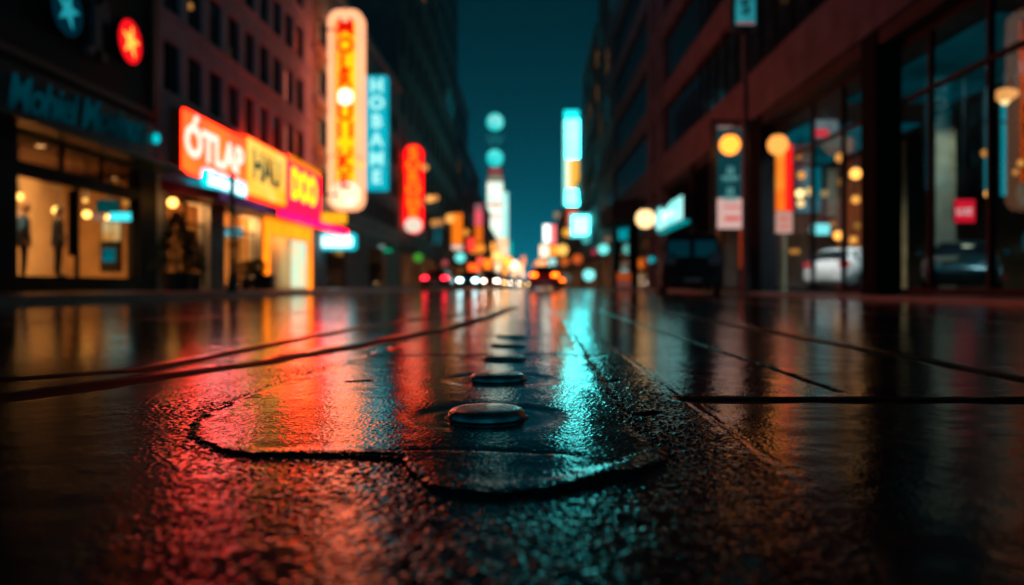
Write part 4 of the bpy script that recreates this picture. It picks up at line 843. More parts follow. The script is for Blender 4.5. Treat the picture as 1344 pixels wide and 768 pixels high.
def vehicle(name, label, kind, loc, rz, paint, head=None, tail=None, cat='car', group=None, lamp_r=.09):
    P = PROF[kind]; L, W = P['L'], P['W']/2; t = thing(name, label, cat, loc, rz, group=group); ST = P['st']
    def sec(i):
        s, zl, zb, zr, w, wr = ST[i]; y = (s-.5)*L; w *= W; wr *= W
        return [(0,y,zl),(w*.8,y,zl),(w*.985,y,zl+.10),(w,y,(zl+zb)/2+.05),(w*.97,y,zb),(wr if zr-zb>.1 else w*.9,y,zb+.86*(zr-zb)),(wr*.82 if zr-zb>.1 else w*.72,y,zr-.004),(0,y,zr+.02)]
    S = [sec(i) for i in range(len(ST))]
    def surf(i, j):
        i = min(max(i,0),len(S)-1.001); j = min(max(j,0),6.999); a, b = int(i), int(j); u, v = i-a, j-b
        p = Vector(S[a][b])*(1-u)*(1-v)+Vector(S[a+1][b])*u*(1-v)+Vector(S[a][b+1])*(1-u)*v+Vector(S[a+1][b+1])*u*v; return p
    def normal(i, j):
        du = surf(i+.05,j)-surf(i-.05,j); dv = surf(i,j+.05)-surf(i,j-.05); n = dv.cross(du)
        if n.length < 1e-9: return Vector((0,0,1))
        n.normalize(); c = surf(i,j); out = Vector((c.x, c.y*.15, c.z-.7)); return n if n.dot(out) > 0 else -n
    def mirror(p, s): return Vector((p.x*s, p.y, p.z))
    b = MB(); n = len(S); ring = []
    for i in range(n): ring.append([Vector(p) for p in S[i]] + [mirror(Vector(p),-1) for p in S[i][-2:0:-1]])
    k = len(ring[0]); b.add([p for r in ring for p in r], [(i*k+j, i*k+(j+1)%k, (i+1)*k+(j+1)%k, (i+1)*k+j) for i in range(n-1) for j in range(k)] + [tuple(range(k)), tuple((n-1)*k+j for j in range(k))[::-1]])
    body = part('body', b, paint, t, smooth=True)
    def skin(nm, i0, i1, j0, j1, mat, off=.006, sides=(1,-1), ni=10, nj=5, one=False, par=t):
        mbs = [MB() for _ in sides] if not one else [MB()]
        for q, s in enumerate(sides):
            m = mbs[0] if one else mbs[q]
            vs = [mirror(surf(i0+(i1-i0)*a/ni, j0+(j1-j0)*c/nj) + normal(i0+(i1-i0)*a/ni, j0+(j1-j0)*c/nj)*off, s) for a in range(ni+1) for c in range(nj+1)]
            m.add(vs, [(a*(nj+1)+c,(a+1)*(nj+1)+c,(a+1)*(nj+1)+c+1,a*(nj+1)+c+1) for a in range(ni) for c in range(nj)])
        for m in mbs: part(nm, m, mat, par, smooth=True)
    i0, i1 = P['side']; ic = (i0+i1)/2
    skin('side_window', i0, ic-.06, 4.12, 4.92, glass_car); skin('side_window', ic+.06, i1, 4.12, 4.92, glass_car)
    if P['rear']: skin('rear_window', P['rear'][0], P['rear'][1], 5.15, 7, glass_car, one=True)
    skin('windscreen', P['front'][0], P['front'][1], 5.15, 7, glass_car, one=True)
    yr, yf = -L/2, L/2; z0 = .33
    for yy in (yr+.80 if kind!='van' else yr+.95, yf-.82):
        for s in (1,-1):
            w = MB(); x1 = s*(W+.012); x0 = s*(W-.21)
            m = Matrix.Translation((x0 if s>0 else x1, yy, z0)) @ Matrix.Rotation(PI/2,4,'Y')
            def put(prof, mb):
                tmp = MB().lathe(prof, n=28); mb.add([m @ Vector(v) for v in tmp.v], tmp.f); return mb
            wd = abs(x1-x0); put([(.20,0),(.29,0),(.325,.02),(.33,.06),(.33,wd-.06),(.325,wd-.02),(.29,wd),(.20,wd)], w)
            wh = part('wheel', w, tyre_m, t)
            r_ = MB(); put([(.205,-.004),(.17,.02),(.03,.0),(.02,wd),(.05,wd+.002),(.18,wd-.012),(.205,wd+.006)] if s>0 else [(.205,-.006),(.18,.012),(.05,-.002),(.02,.0),(.02,wd)], r_)
            obj('rim', r_.mesh('rim'), rim_m, wh)
            ar = MB(); N_=24; vs=[]
            for q in range(N_+1):
                a = PI*q/N_; vs += [(s*(W+.004),yy+.345*math.cos(a),z0+.345*math.sin(a)),(s*(W+.004),yy+.395*math.cos(a),z0+.395*math.sin(a)),(s*(W-.06),yy+.395*math.cos(a),z0+.395*math.sin(a))]
            ar.add(vs,[(q*3,q*3+3,q*3+4,q*3+1) for q in range(N_)]+[(q*3+1,q*3+4,q*3+5,q*3+2) for q in range(N_)]); part('wheel_arch', ar, trim_m, t)
    hm = head or pmat('headlight_off',(.35,.37,.38),.12,spec=.8); tm = tail or pmat('taillight_off',(.22,.006,.008),.2)
    zt = {'sedan':.80,'hatch':.92,'van':1.0}[kind]; zh = {'sedan':.66,'hatch':.66,'van':.82}[kind]; th = .11 if kind!='van' else .3
    for s in (1,-1):
        a = MB(); a.box(s*(W*.52), s*(W*.93), yr-.012+(.02 if kind!='van' else -.0), yr+.30, zt-.07, zt-.07+th*1.4, .02); part('taillight', a, tm, t)
        a = MB(); a.box(s*(W*.46), s*(W*.80), yf-.40, yf-.06, zh-.09, zh+.11, .03); part('headlight', a, hm, t)
        a = MB(); yy = -L/2+L*ST[8 if kind!='van' else 6][0]; a.box(s*(W+.02), s*(W+.20), yy-.05, yy+.06, 1.0, 1.14, .03); part('mirror', a, paint, t)
        a = MB(); a.box(s*(W*.985), s*(W+.012), -L*.06, L*.0, .86, .89, .006); part('door_handle', a, trim_m, t)
    a = MB(); a.box(-W*.8,W*.8,yr-.03,yr+.2,.36,.50,.03); part('rear_bumper', a, trim_m if kind=='van' else paint, t)
    a = MB(); a.box(-.26,.26,yr-.042,yr-.032,.40,.50); part('licence_plate', a, pmat('plate',(.55,.55,.5),.5), t)
    a = MB(); a.box(-W*.42,W*.42,yf-.10,yf+.008,.38,.55,.02); part('grille', a, trim_m, t)
    if kind == 'van':
        a = MB()
        a.box(-.012,.012,yr-.004,yr+.02,.5,1.85); part('door_gap', a, trim_m, t)
        for s in (1,-1):
            a = MB(); a.box(s*.06,s*.76,yr-.012,yr+.01,1.16,1.72,.03); part('rear_window', a, glass_car, t)
        a = MB(); a.box(.05,.2,yr-.03,yr-.005,.95,.98,.006); part('rear_handle', a, trim_m, t)
        a = MB()
        for s in (1,-1): a.tube([(s*.7,yr+.6,2.02),(s*.7,yr+3.0,2.02)],.02,6)
        part('roof_rail', a, trim_m, t)
    return t
white_paint = pmat('white_paint',(.62,.62,.62),.28,var=.05,bump=0,coat=.8); dark_paint = pmat('dark_blue_paint',(.012,.05,.06),.25,var=.1,bump=0,coat=1.0); black_paint = pmat('black_paint',(.012,.013,.015),.3,var=.1,bump=0,coat=.8)
red_paint = pmat('red_paint',(.25,.012,.012),.3,var=.05,bump=0,coat=.8); grey_paint = pmat('grey_paint',(.10,.11,.12),.3,var=.05,bump=0,coat=.8)
tail_dim = emat('tail_dim',(1,.005,.02),.5)
vehicle('van','dark parked van seen from behind at the kerb under the cyan ribbon sign','van',(5.62,26.6,0),R(-8),pmat('matte_black',(.010,.011,.013),.6,var=.1,bump=0,spec=.3),cat='van')
vehicle('parked_car','white hatchback parked in the glass hall beside the wide dark pier','hatch',(11.5,26.6,.06),R(-50),white_paint,tail=tail_dim)
vehicle('parked_car','dark blue green car in the glass hall with its bonnet towards the street','sedan',(12.0,20.9,.06),R(188-40),dark_paint)
HW = emat('headlight_white',(1,.80,.62),26); HC = emat('headlight_cool',(.55,.95,1),26); HY = emat('headlight_yellow',(1,.55,.22),22); TR = emat('tail_red',(1,.012,.03),14); TO = emat('tail_orange',(1,.12,.004),14); OFF = None
traffic = [('parked dark car with lit red tail lights at the kerb under the shops','sedan',(-6.0,52.5),0,black_paint,OFF,TR),
 ('oncoming car with cool white headlights next to the parked dark car','sedan',(-4.35,59),180,grey_paint,HC,OFF),
 ('red oncoming car with white headlights, second of the oncoming cars','hatch',(-3.0,66),180,red_paint,HW,OFF),
 ('oncoming grey car with yellowish headlights behind the red oncoming car','sedan',(-3.1,92),180,grey_paint,HY,OFF),
 ('far oncoming car with white headlights nearest the middle of the street','hatch',(-1.6,112),180,grey_paint,HW,OFF),
 ('very far oncoming car with pinkish white headlights low over the road','sedan',(-.2,150),180,grey_paint,HY,OFF),
 ('red car driving away with orange and red tail lights in the middle of the road','hatch',(1.10,47),0,red_paint,OFF,TO),
 ('dark car with yellow tail lights ahead of the red car, partly hidden by it','sedan',(2.6,70),0,black_paint,OFF,TO)]
for lab,kind,(x,y),rz,pm_,h_,t_ in traffic: vehicle('car','%s'%lab,kind,(x,y,0),R(rz),pm_,head=h_,tail=t_,group='cars in the street traffic')

# ------------------------------------------------------------------ people in the display window
def skin_mesh(joints, bones, sub=1):
    me = bpy.data.meshes.new('person'); me.from_pydata([j[0] for j in joints], bones, []); me.update()
    o = bpy.data.objects.new('person', me); COL.objects.link(o); sk = o.modifiers.new('skin','SKIN'); sk.use_smooth_shade = True
    me.skin_vertices[0] if me.skin_vertices else None
    if not me.skin_vertices:
        bm = bmesh.new(); bm.from_mesh(me); bm.verts.layers.skin.verify(); bm.to_mesh(me); bm.free()
    for v, j in zip(me.skin_vertices[0].data, joints): v.radius = j[1] if isinstance(j[1], tuple) else (j[1], j[1]); v.use_root = False
    me.skin_vertices[0].data[0].use_root = True
    ss = o.modifiers.new('sub','SUBSURF'); ss.levels = sub; ss.render_levels = sub
    dg = bpy.context.evaluated_depsgraph_get(); dg.update(); out = bpy.data.meshes.new_from_object(o.evaluated_get(dg)); bpy.data.objects.remove(o); return out
coat_m = pmat('coat_navy',(.02,.025,.04),.85,scale=14,var=.3); trouser_m = pmat('trousers_dark',(.018,.018,.022),.85,scale=14); skin_m = pmat('skin',(.38,.20,.13),.55,scale=10,var=.1); hair_m = pmat('hair_brown',(.06,.03,.015),.6,scale=30,var=.4); shoe_m = pmat('shoe',(.012,.012,.012),.4); shirt_m = pmat('shirt',(.35,.36,.40),.8)
def person(label, loc, rz, Hh, arm_bend, hood=False):
    k = Hh/1.75
    J = [((0,0,.96),(.155,.11)),((0,.0,1.16),(.135,.10)),((0,-.01,1.34),(.165,.115)),((0,0,1.46),(.10,.085)),((0,.005,1.53),.055),((0,.02,1.60),.06)]
    B_ = [(0,1),(1,2),(2,3),(3,4),(4,5)]
    for s in (1,-1):
        a = len(J)
        J += [((s*.085,0,.88),.095),((s*.10,.012,.50),.068),((s*.105,-.015,.10),.045),((s*.115,.03,.045),.042),((s*.13,.15,.03),.034)]
        B_ += [(0,a),(a,a+1),(a+1,a+2),(a+2,a+3),(a+3,a+4)]
        a = len(J); ex = s*(.25 if not arm_bend else .27)
        J += [((s*.175,0,1.40),.062),((ex,-.02,1.13),.05),((s*.25,.10 if arm_bend else .03,.93 if not arm_bend else 1.0),.037),((s*.24,.14 if arm_bend else .05,.86 if not arm_bend else .98),(.030,.018))]
        B_ += [(3,a),(a,a+1),(a+1,a+2),(a+2,a+3)]
    me = skin_mesh([((x*k,y*k,z*k),(tuple(q*k for q in r) if isinstance(r,tuple) else r*k)) for (x,y,z),r in J], B_, 1)
    mb = MB(); mb.add([v.co[:] for v in me.vertices], [list(p.vertices) for p in me.polygons]); bpy.data.meshes.remove(me)
    # fingers rooted in the palms
    for s in (1,-1):
        hp = Vector((s*.24, .14 if arm_bend else .05, .86 if not arm_bend else .98))
        dn = Vector((0,.05,-.09)).normalized() if not arm_bend else Vector((-s*.05,.09,-.02)).normalized()
        for q, ln in enumerate((.070,.082,.086,.076)):
            o0 = hp + Vector((0,.03-.02*q,0)); mb.tube([tuple(k*x for x in o0),tuple(k*x for x in o0+dn*ln*.55),tuple(k*x for x in o0+dn*ln+Vector((-s*.018,0,0)))], .0085*k, 6, .006*k)
        o0 = hp+Vector((-s*.01,.035,.03)); mb.tube([tuple(k*x for x in o0),tuple(k*x for x in o0+Vector((-s*.025,.035,-.03))),tuple(k*x for x in o0+Vector((-s*.03,.045,-.06)))], .0095*k, 6, .007*k)
    # head with brow, nose, chin and ears, grown on the neck
    hd = MB(); n, m = 24, 18
    vs = []
    for i in range(m+1):
        ph = PI*i/m
        for j in range(n):
            th = 2*PI*j/n; x = .077*math.sin(ph)*math.cos(th); y = .095*math.sin(ph)*math.sin(th); z = -.118*math.cos(ph)
            f = max(0, math.sin(th))
            if z < -.03: x *= 1-.30*min(1,(-z-.03)/.09); y = y*(1-.12*min(1,(-z-.03)/.09)) if y>0 else y*(1-.35*min(1,(-z-.03)/.09))
            y += .020*f**10*math.exp(-((z+.012)/.022)**2) + .007*f**6*math.exp(-((z+.058)/.012)**2) + .006*f**5*math.exp(-((z+.10)/.016)**2)
            y -= .008*f*math.exp(-((z-.014)/.014)**2)*math.exp(-((abs(x)-.030)/.014)**2)
            x += (.016 if math.cos(th)>0 else -.016)*abs(math.cos(th))**14*math.exp(-((z-.0)/.025)**2)
            vs.append((x*k,(y+.035)*k,(z+1.655)*k))
    mb.add(vs, [(i*n+j,i*n+(j+1)%n,(i+1)*n+(j+1)%n,(i+1)*n+j) for i in range(m) for j in range(n)])
    o = obj('person', mb.mesh('person', smooth=True), coat_m); o.location = loc; o.rotation_euler = (0,0,rz); tag(o, label, 'person')
    for mm in (trouser_m, skin_m, shoe_m, shirt_m): o.data.materials.append(mm)
    for p in o.data.polygons:
        c = p.center/k
        if c.z > 1.50: p.material_index = 2
        elif c.z < .07: p.material_index = 3
        elif c.z < .84 and abs(c.x) < .2: p.material_index = 1
        elif (c.z < .92 and abs(c.x) > .2) or (arm_bend and c.y > .125 and abs(c.x) > .17 and c.z > .8): p.material_index = 2
        elif c.y > .07 and abs(c.x) < .04 and c.z > 1.30: p.material_index = 4
    ck = MB(); rings=[]
    for (z,rx,ry) in ((.78,.20,.155),(.90,.195,.15),(1.05,.175,.135),(1.2,.17,.13),(1.33,.19,.135),(1.42,.15,.11)): rings.append([(rx*math.cos(2*PI*j/24)*k,ry*math.sin(2*PI*j/24)*k,z*k) for j in range(24)])
    ck.add([p for r in rings for p in r],[(i*24+j,i*24+(j+1)%24,(i+1)*24+(j+1)%24,(i+1)*24+j) for i in range(5) for j in range(24)]); part('coat', ck, coat_m, o, smooth=True)
    hr = MB(); vs=[]; 
    for i in range(10):
        ph = PI*.5*i/9
        for j in range(24):
            th = 2*PI*j/24; f = max(0,math.sin(th)); lim = 1 if not hood else 1.15
            zz_ = .128*math.cos(ph*(1.25-.55*f)*lim); vs.append((.084*math.sin(ph*lim)*math.cos(th)*k*(1.1 if hood else 1),(.102*math.sin(ph*lim)*math.sin(th)+.032)*k,(zz_+1.655)*k))
    hr.add(vs,[(i*24+j,i*24+(j+1)%24,(i+1)*24+(j+1)%24,(i+1)*24+j) for i in range(9) for j in range(24)]); part('hood' if hood else 'hair', hr, coat_m if hood else hair_m, o, smooth=True)
    ey = MB()
    for s in (1,-1): ey.ball((s*.030*k,.118*k,1.668*k),.010*k,10,6)
    part('eyes', ey, pmat('eye',(.03,.025,.02),.2), o)
    return o
person('man in a dark navy jacket standing at the near end of the lit display window', (at(31,365,17.0)[0],17.0,.36), R(-60), 1.74, False)
person('figure in a dark hood standing beside the hanging dark panel in the display window', (at(76,365,18.2)[0],18.2,.47), R(-75), 1.66, True, hood=True)

# ------------------------------------------------------------------ far signs, lanterns and lamps
def lantern(px,py,Y,rpx,label,col,st,group,wallx):
    globe_lamp(at(px,py,Y), rpx*Y/F, label, 'wall', st, col, name='wall_lantern', group=group, wallx=wallx)
WARM=(1,.40,.10); GL='globe lanterns on the shop side'; GR='globe lanterns across from the shops'
for px,py,Y,r,lab,col,st in [(474,216,39,5,'amber globe lantern on the edge of the tall marquee sign',(1,.42,.09),2.0),(558,220,64,4.5,'amber lantern right of the red vertical sign, highest of them',WARM,.9),(552,267,65,3.5,'dim orange lantern touching the red vertical sign edge',(1,.25,.04),.6),(564,261,68,5,'left one of a pair of amber lanterns right of the red vertical sign',WARM,1.5),(571.5,260,71,4.5,'right one of a pair of amber lanterns right of the red vertical sign',WARM,.8),
  (570,292.5,74,5,'left one of two low amber lanterns below the pair',WARM,.7),(578,291.5,77,4.5,'right one of two low amber lanterns below the pair',WARM,.6),(591,287,86,6.5,'larger bright amber lantern left of the orange vertical sign',(1,.42,.08),1.4),(611.5,305,112,4.5,'amber lantern right of the orange vertical sign',(1,.34,.04),1.1),(549,338,60,6,'green globe lantern under the red vertical sign',(.10,.62,.06),.55),(604,338,84,6.5,'pale turquoise globe lantern under the orange vertical sign',(.2,.95,.85),1.3),(584,345,75,4,'dim rose globe lantern left of the turquoise one',(.8,.12,.14),.6),
  (622,327,130,6,'left one of two orange lanterns at the foot of the pink sign',(1,.28,.02),1.3),(631,326,140,6,'right one of two orange lanterns at the foot of the pink sign',(1,.30,.03),1.3)]:
    lantern(px,py,Y,r,lab,col,st,GL,GX)
for px,py,Y,r,lab,col,st in [(738,328,110,7.5,'bright yellow globe lantern left of the white box sign, low over the street',(1,.52,.10),1.6),(744.5,305,104,6,'yellow globe lantern touching the white box sign',(1,.42,.03),1.2),(757.6,340,92,6.5,'orange globe lantern below the white box sign',(1,.16,.03),.7),(741,343,120,6,'dim orange globe lantern under the bright yellow one',(1,.2,.03),.6),(731,282,135,4.5,'faint beige globe lantern high above the far shops',(.6,.45,.25),.5),
  (792,327,70,7,'pale turquoise globe lantern left of the teal square sign',(.35,.95,.85),1.3),(773,361,78,7.5,'bright cyan globe lantern low near the road',(.25,.95,.92),1.5),(769,315,88,5,'small turquoise lantern under the white box sign corner',(.1,.75,.72),.7),(797,314,68,5,'faint beige lantern over the turquoise one',(.5,.35,.22),.35),(780,331,80,4,'small rose lantern left of the turquoise one',(.7,.03,.10),.6),(744,365,98,6,'faint grey green lantern beside the red car',(.2,.3,.25),.4),(855,341,46,4.5,'small cyan lantern low on the rose stone pilaster',(0,.5,.55),.8)]:
    lantern(px,py,Y,r,lab,col,st,GR,RX)
def face_sign(name,px0,px1,py0,py1,Y,label,parts,wallx,rad=.05):
    """a far sign: cabinet, lit faces given as (u0,u1,v0,v1,material) fractions, and a bracket to its wall"""
    t,c,wd,h = blade(px0,px1,py0,py1,Y,name,label,frame_dark,None,rad=max(.05,rad*(px1-px0)*Y/F),dep=.5,wall_x=wallx)
    for (u0,u1,v0,v1,m) in parts:
        a = MB(); a.box((u0-.5)*wd,(u1-.5)*wd,-.03,-.004,(.5-v1)*h,(.5-v0)*h); part('face', a, m, t)
    return t
FE = lambda n,c,s,**k: emat(n,c,s,sample=k.pop('sample',True),**k)
face_sign('blade_sign',592,608,279,330,107,'narrow orange vertical sign with a pale foot before the low dark block',[(.06,.94,.02,.82,FE('far_orange',(1,.20,.008),1.2)),(.06,.94,.84,.98,FE('far_pale',(1,.6,.45),1.2))],GX,.3)
face_sign('blade_sign',622.5,634,268,330,150,'pink and orange vertical sign left of the white sign tower',[(.05,.95,.0,.12,FE('far_rose_dim',(.55,.2,.24),.7)),(.05,.95,.13,.45,FE('far_pink',(1,.12,.16),1.0)),(.05,.95,.46,.98,FE('far_orange2',(1,.17,.01),1.0))],GX)
# the white sign tower with its two turquoise discs
Y=268
c0 = at(652,376,Y); t = thing('sign_tower','tall white glowing sign tower topped by two turquoise discs far down the street','tower',(c0[0],Y,0))
def tp(px): return (px-VX)/F*Y-c0[0]
def tz(py): return CAM_H-(py-VY)/F*Y
a = MB(); a.box(tp(639.5),tp(660.5),0,5,0,tz(219)); part('shaft', a, night_stone, t)
a = MB(); a.box(tp(657),tp(667),.5,5,0,tz(251)); part('side_shaft', a, night_stone, t)
a = MB(); a.box(tp(639.5),tp(660),-.3,-.01,tz(312),tz(239)); part('white_face', a, FE('tower_white',(.66,1,.82),1.5,col2=(1,.95,.78),scale=.12), t)
a = MB(); a.box(tp(657.2),tp(667),.2,.49,tz(318),tz(252)); part('white_face', a, FE('tower_white2',(.6,1,.9),1.4,col2=(.15,.8,.75),scale=.12), t)
a = MB(); a.box(tp(640),tp(652),-.3,-.01,tz(340),tz(313)); part('orange_face', a, FE('tower_orange',(1,.25,.02),1.3), t)
a = MB(); a.box(tp(652.5),tp(667),-.3,-.01,tz(345),tz(313)); part('orange_face', a, FE('tower_peach',(1,.72,.5),1.5,col2=(1,.45,.1),scale=.2), t)
for (p0,p1,m) in ((267,270.5,FE('tower_red',(1,.05,.04),1.1)),(283,285.5,FE('tower_rose',(1,.2,.3),1.0))):
    a = MB(); a.box(tp(641),tp(659),-.4,-.31,tz(p1),tz(p0)); part('red_line', a, m, t)
a = MB(); a.box(tp(642),tp(658),-.3,-.01,tz(228),tz(221)); part('rose_band', a, FE('tower_band',(.6,.12,.14),.6), t)
a = MB(); a.box(tp(641),tp(659.5),-.3,-.01,tz(236.5),tz(231)); part('pale_band', a, FE('tower_band2',(.5,.45,.3),.7), t)
a = MB()
for dx in (-2.2,2.2): a.tube([(tp(649.5)+dx,2,tz(220)),(tp(649.5)+dx,2,tz(150))],.18,6)
for pz in (172,184,196): a.tube([(tp(649.5)-2.2,2,tz(pz)),(tp(649.5)+2.2,2,tz(pz))],.14,6)
part('mast', a, steel, t)
for pz, k in ((159.5,1),(207,2)):
    a = MB().prism([(tp(649.5)+11.2*Y/F*math.cos(2*PI*i/36), tz(pz)+11.2*Y/F*math.sin(2*PI*i/36)) for i in range(36)],.6,1.6,'y'); part('disc_sign', a, FE('disc_teal%d'%k,(0,.62,.60),1.15,col2=(.10,.9,.85),scale=.25), t)
b = MB(); text_mb(b,'M',5.2,face_M((tp(649.5),.5,tz(159.5)),'-y'),extrude=.05); part('lettering', b, FE('disc_mark',(.6,1,1),.9,sample=False), t)
b = MB(); text_mb(b,'W',6.0,face_M((tp(649.5),1.2,tz(184)),'-y'),extrude=.05); part('lettering', b, FE('glyph_teal',(.02,.25,.26),.8,sample=False), t)
# receding lit shop signs, shop side
lo = [(646,660,330,343,240,'peach lit shop sign below the sign tower','far_peach',(1,.45,.12),1.5),(659,672,337,350,215,'yellow orange lit shop sign right of the sign tower foot','far_gold',(1,.35,.04),1.6),(668,680,342,354,250,'white hot lit shop sign near the end of the shop row','far_white',(1,.75,.5),1.9),(677,687,346,358,290,'pale orange lit sign at the very end of the shop row','far_pale2',(1,.5,.25),1.5),(667,673,316,336,262,'narrow turquoise lit sign right of the sign tower','far_turq',(.0,.35,.33),.8),(613,623,312,330,122,'small red lit sign left of the two orange lanterns','far_red',(1,.04,.03),.9),(634,646,340,353,170,'orange lit shop sign above the oncoming cars','far_or3',(1,.18,.01),1.3),(614,630,346,357,110,'wide low orange red lit shop sign above the red oncoming car','far_or4',(1,.10,.01),1.3),(684,690,336,349,330,'small orange lit sign at the vanishing end of the street','far_or5',(1,.30,.12),.9),
 (650,657,345,357,200,'warm white lit shop sign above the yellowish headlights','far_a1',(1,.70,.42),1.2),(672,678,356,364,255,'cream lit sign just over the far headlights at the end of the shop row','far_a2',(1,.6,.3),1.3),(660,667,351,361,225,'amber lit sign low over the far headlights','far_a3',(1,.32,.05),1.3),(641,649,318,330,232,'amber lit sign at the left foot of the white sign tower','far_a4',(1,.36,.06),1.2),(626,634,337,346,160,'small rose lit sign below the two orange lanterns','far_a5',(1,.10,.06),.9),(683,689,357,365,330,'tiny pale lit sign at the end of the street, lowest of all','far_a6',(1,.6,.4),1.2)]
for x0,x1,y0,y1,Y,lab,mn,col,st in lo: face_sign('shop_sign',x0,x1,y0,y1,Y,lab,[(.04,.96,.04,.96,FE(mn,col,st*1.9))],min(GX,at(x0,0,Y)[0]-1))
# across the street
Y=118
face_sign('blade_sign',739.5,760.5,144,271,Y,'tall glowing cyan and white vertical sign with a yellow block',[(.02,.98,.005,.10,FE('tall_cyan',(.01,.68,.72),2)),(.0,.16,.11,.99,FE('tall_cyan2',(.25,.95,.85),1.5)),(.17,.98,.10,.50,FE('tall_white',(.085,1,1),11,col2=(.04,.9,.95),scale=.15)),(.17,.46,.51,.82,FE('tall_cream',(1,.80,.45),1.5)),(.47,.98,.51,.82,FE('tall_yellow',(1,.50,.05),1.2)),(.17,.98,.83,.99,FE('tall_ice',(.05,1,1),14))],RX,.25)
face_sign('blade_sign',743,758,272,300,Y+1,'small rust red sign under the tall cyan and white one',[(.05,.95,.03,.97,FE('far_rust',(.9,.10,.03),.75))],RX)
face_sign('box_sign',748.5,776,281,311.5,94,'square brilliant white box sign with a cyan rim',[(.0,1,.0,1,FE('box_cyan',(.15,.9,.9),1.6)),],RX,.1)
a = MB(); tt = bpy.data.objects['box_sign.001']; a.box(-.95,.95,-.06,-.032,-1.1,1.1); part('white_face', a, FE('box_white',(.08,1,1),12), tt)
face_sign('box_sign',774,784,297,312,92.5,'small turquoise box sign behind the white box sign',[(.03,.97,.03,.97,FE('box_turq',(.0,.45,.45),.8))],RX)
face_sign('box_sign',811,828,297,315.5,62,'teal square box sign under the dark awning',[(.03,.97,.03,.97,FE('box_teal_sq',(0,.36,.42),.85))],RX,.15)
ro = [(713,722,294,319,190,'white narrow lit sign among the far shops across the street',(.85,1,.92),1.7),(722,730,294,322,186,'pink lit sign right of the white narrow one',(1,.2,.2),.9),(708,721,321,338,215,'cream lit shop sign below the white narrow one',(1,.72,.5),1.4),(722,731,322,336,180,'orange lit shop sign below the pink one',(1,.28,.02),1.2),(703,718,341,357,235,'broad orange lit shop sign low over the red car',(1,.38,.14),1.3),(719,730,339,348,170,'pale turquoise lit sign over the red car',(.4,.75,.7),.9),(700,707,345,357,300,'small rust lit sign farthest across the street',(1,.2,.08),.8)]
for q,(x0,x1,y0,y1,Y,lab,col,st) in enumerate(ro): face_sign('shop_sign',x0,x1,y0,y1,Y,lab,[(.04,.96,.04,.96,FE('across_%d'%q,col,st*1.7))],max(RX,at(x1,0,Y)[0]+1))
p = at(818.5,383,50); t = thing('sandwich_board','orange and dull pink folding board standing on the far pavement','sign board',(p[0],50,.06)); a = MB()
a.add([(-.5,-.3,0),(.5,-.3,0),(.5,.0,1.15),(-.5,.0,1.15),(-.5,-.26,0),(.5,-.26,0),(.5,.04,1.15),(-.5,.04,1.15)],[(0,1,2,3),(7,6,5,4),(0,4,5,1),(1,5,6,2),(2,6,7,3),(3,7,4,0)]); part('front_leaf', a, pmat('board_wood',(.2,.08,.05),.6), t)
a = MB(); a.add([(-.5,.34,0),(.5,.34,0),(.5,.06,1.15),(-.5,.06,1.15),(-.5,.38,0),(.5,.38,0),(.5,.10,1.15),(-.5,.10,1.15)],[(0,1,2,3),(7,6,5,4),(0,4,5,1),(1,5,6,2),(2,6,7,3),(3,7,4,0)]); part('back_leaf', a, pmat('board_wood',(.2,.08,.05),.6), t)
def leafface(z0,z1,m,nm):
    f=lambda z:-.3+.3*z/1.15-.012
    a = MB(); a.add([(-.45,f(z0),z0),(.45,f(z0),z0),(.45,f(z1),z1),(-.45,f(z1),z1)],[(0,1,2,3)]); part(nm,a,m,t)
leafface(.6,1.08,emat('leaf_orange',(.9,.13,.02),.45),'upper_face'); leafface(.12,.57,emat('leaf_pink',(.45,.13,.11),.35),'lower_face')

# red tubes and lamp added to wash the pale front red
Y=38.2
t = thing('red_wash','added red wash tubes on the wall between the pale building and the tall marquee sign','neon light',(GX+.9,Y,9))
a = MB()
for u in (0,.16): a.tube([(u,0,-4.5),(u,0,4.5)],.03,8)
part('tube', a, emat('red_wash_glow',(1,.04,.03),3), t); a = MB(); a.box(-.85,.1,.05,.1,-4.2,-4.1); a.box(-.85,.1,.05,.1,4.1,4.2); part('bracket', a, steel, t)
area_lamp('red_wash_lamp', (GX+1.3,37.9,9.0), (GX,30,9.2), .4, 8, (1,.15,.11), 60, 180)  # area lamp added to carry the red wash along the facade
#area_lamp('sign_wash', (GX+.9,35.0,3.35), (GX+.4,32,7), 1.2, .5, (1,.05,.10), 0.01)

# ------------------------------------------------------------------ night sky, moon-weak sun, camera
W = bpy.data.worlds.new('World'); scene.world = W; W.use_nodes = True; nt = W.node_tree; nt.nodes.clear()
SUN_EL, SUN_ROT = R(1.5), PI
sky = nt.nodes.new('ShaderNodeTexSky'); sky.sky_type = 'NISHITA'; sky.sun_disc = False; sky.sun_elevation = SUN_EL; sky.sun_rotation = SUN_ROT
bw = nt.nodes.new('ShaderNodeRGBToBW'); tint = nt.nodes.new('ShaderNodeMix'); tint.data_type = 'RGBA'; tint.blend_type = 'MULTIPLY'; tint.inputs[0].default_value = 1
tint.inputs[7].default_value = (.004,.58,.86,1)
bg = nt.nodes.new('ShaderNodeBackground'); bg.inputs['Strength'].default_value = SKY
wo = nt.nodes.new('ShaderNodeOutputWorld'); L = nt.links.new
wt = nt.nodes.new('ShaderNodeTexCoord'); ws = nt.nodes.new('ShaderNodeSeparateXYZ'); we = nt.nodes.new('ShaderNodeMath'); we.operation = 'MULTIPLY'; we.inputs[1].default_value = -11
wx_ = nt.nodes.new('ShaderNodeMath'); wx_.operation = 'EXPONENT'; wm = nt.nodes.new('ShaderNodeMath'); wm.operation = 'MULTIPLY'; wm.inputs[1].default_value = GLOW/SKY
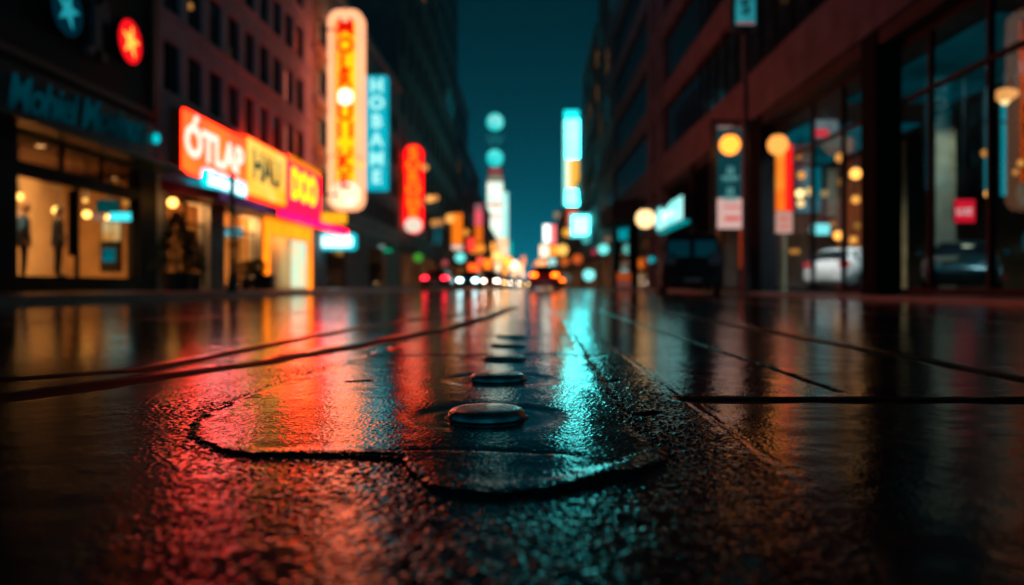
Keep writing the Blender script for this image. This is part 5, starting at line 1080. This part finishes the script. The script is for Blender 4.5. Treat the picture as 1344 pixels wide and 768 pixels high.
wa = nt.nodes.new('ShaderNodeMath'); wa.operation = 'ADD'; wb = nt.nodes.new('ShaderNodeMath'); wb.operation = 'MAXIMUM'; wb.inputs[1].default_value = 0
L(wt.outputs['Generated'], ws.inputs[0]); L(ws.outputs['Z'], wb.inputs[0]); L(wb.outputs[0], we.inputs[0]); L(we.outputs[0], wx_.inputs[0]); L(wx_.outputs[0], wm.inputs[0])   # the city's glow low over the roofs
L(bw.outputs[0], wa.inputs[0]); L(wm.outputs[0], wa.inputs[1])
L(sky.outputs[0], bw.inputs[0]); L(wa.outputs[0], tint.inputs[6]); L(tint.outputs[2], bg.inputs[0]); L(bg.outputs[0], wo.inputs[0])
sl = bpy.data.lights.new('sun','SUN'); sl.energy = .002; sl.angle = R(.5); sl.color = (.7,.9,1); so = bpy.data.objects.new('sun', sl); COL.objects.link(so)
so.rotation_euler = (R(88.5),0,0)
hz = MB().box(-150,150,-70,480,-1.2,84)
hm = bpy.data.materials.new('night_air'); hm.use_nodes = True; hn = hm.node_tree; hn.nodes.clear()
ho = hn.nodes.new('ShaderNodeOutputMaterial'); hv = hn.nodes.new('ShaderNodeVolumePrincipled'); hv.inputs['Density'].default_value = HAZE; hv.inputs['Color'].default_value = (.50,.85,1,1); hv.inputs['Anisotropy'].default_value = .2
hn.links.new(hv.outputs[0], ho.inputs['Volume'])
if HAZE > 0: struct('haze', hz, hm, 'stuff')
cam = bpy.data.cameras.new('camera'); co = bpy.data.objects.new('camera', cam); COL.objects.link(co); scene.camera = co
co.location = (0,0,CAM_H); co.rotation_euler = (PI/2,0,0)
cam.sensor_width = 36; cam.lens = 36*F/1344; cam.shift_x = -(VX-672)/1344; cam.shift_y = -(384-VY)/1344
cam.clip_start = .02; cam.clip_end = 2000
cam.dof.use_dof = True; cam.dof.focus_distance = 1.42; cam.dof.aperture_fstop = cam.lens/1000/APERTURE
vs = scene.view_settings; vs.view_transform = 'Standard'; vs.look = 'None'; vs.exposure = EXPO; vs.gamma = 1; vs.use_curve_mapping = False
scene.cycles.use_denoising = True
scene.cycles.max_bounces = 6; scene.cycles.transparent_max_bounces = 24; scene.cycles.sample_clamp_indirect = 8; scene.cycles.caustics_reflective = False; scene.cycles.caustics_refractive = False
scene.cycles.blur_glossy = .3
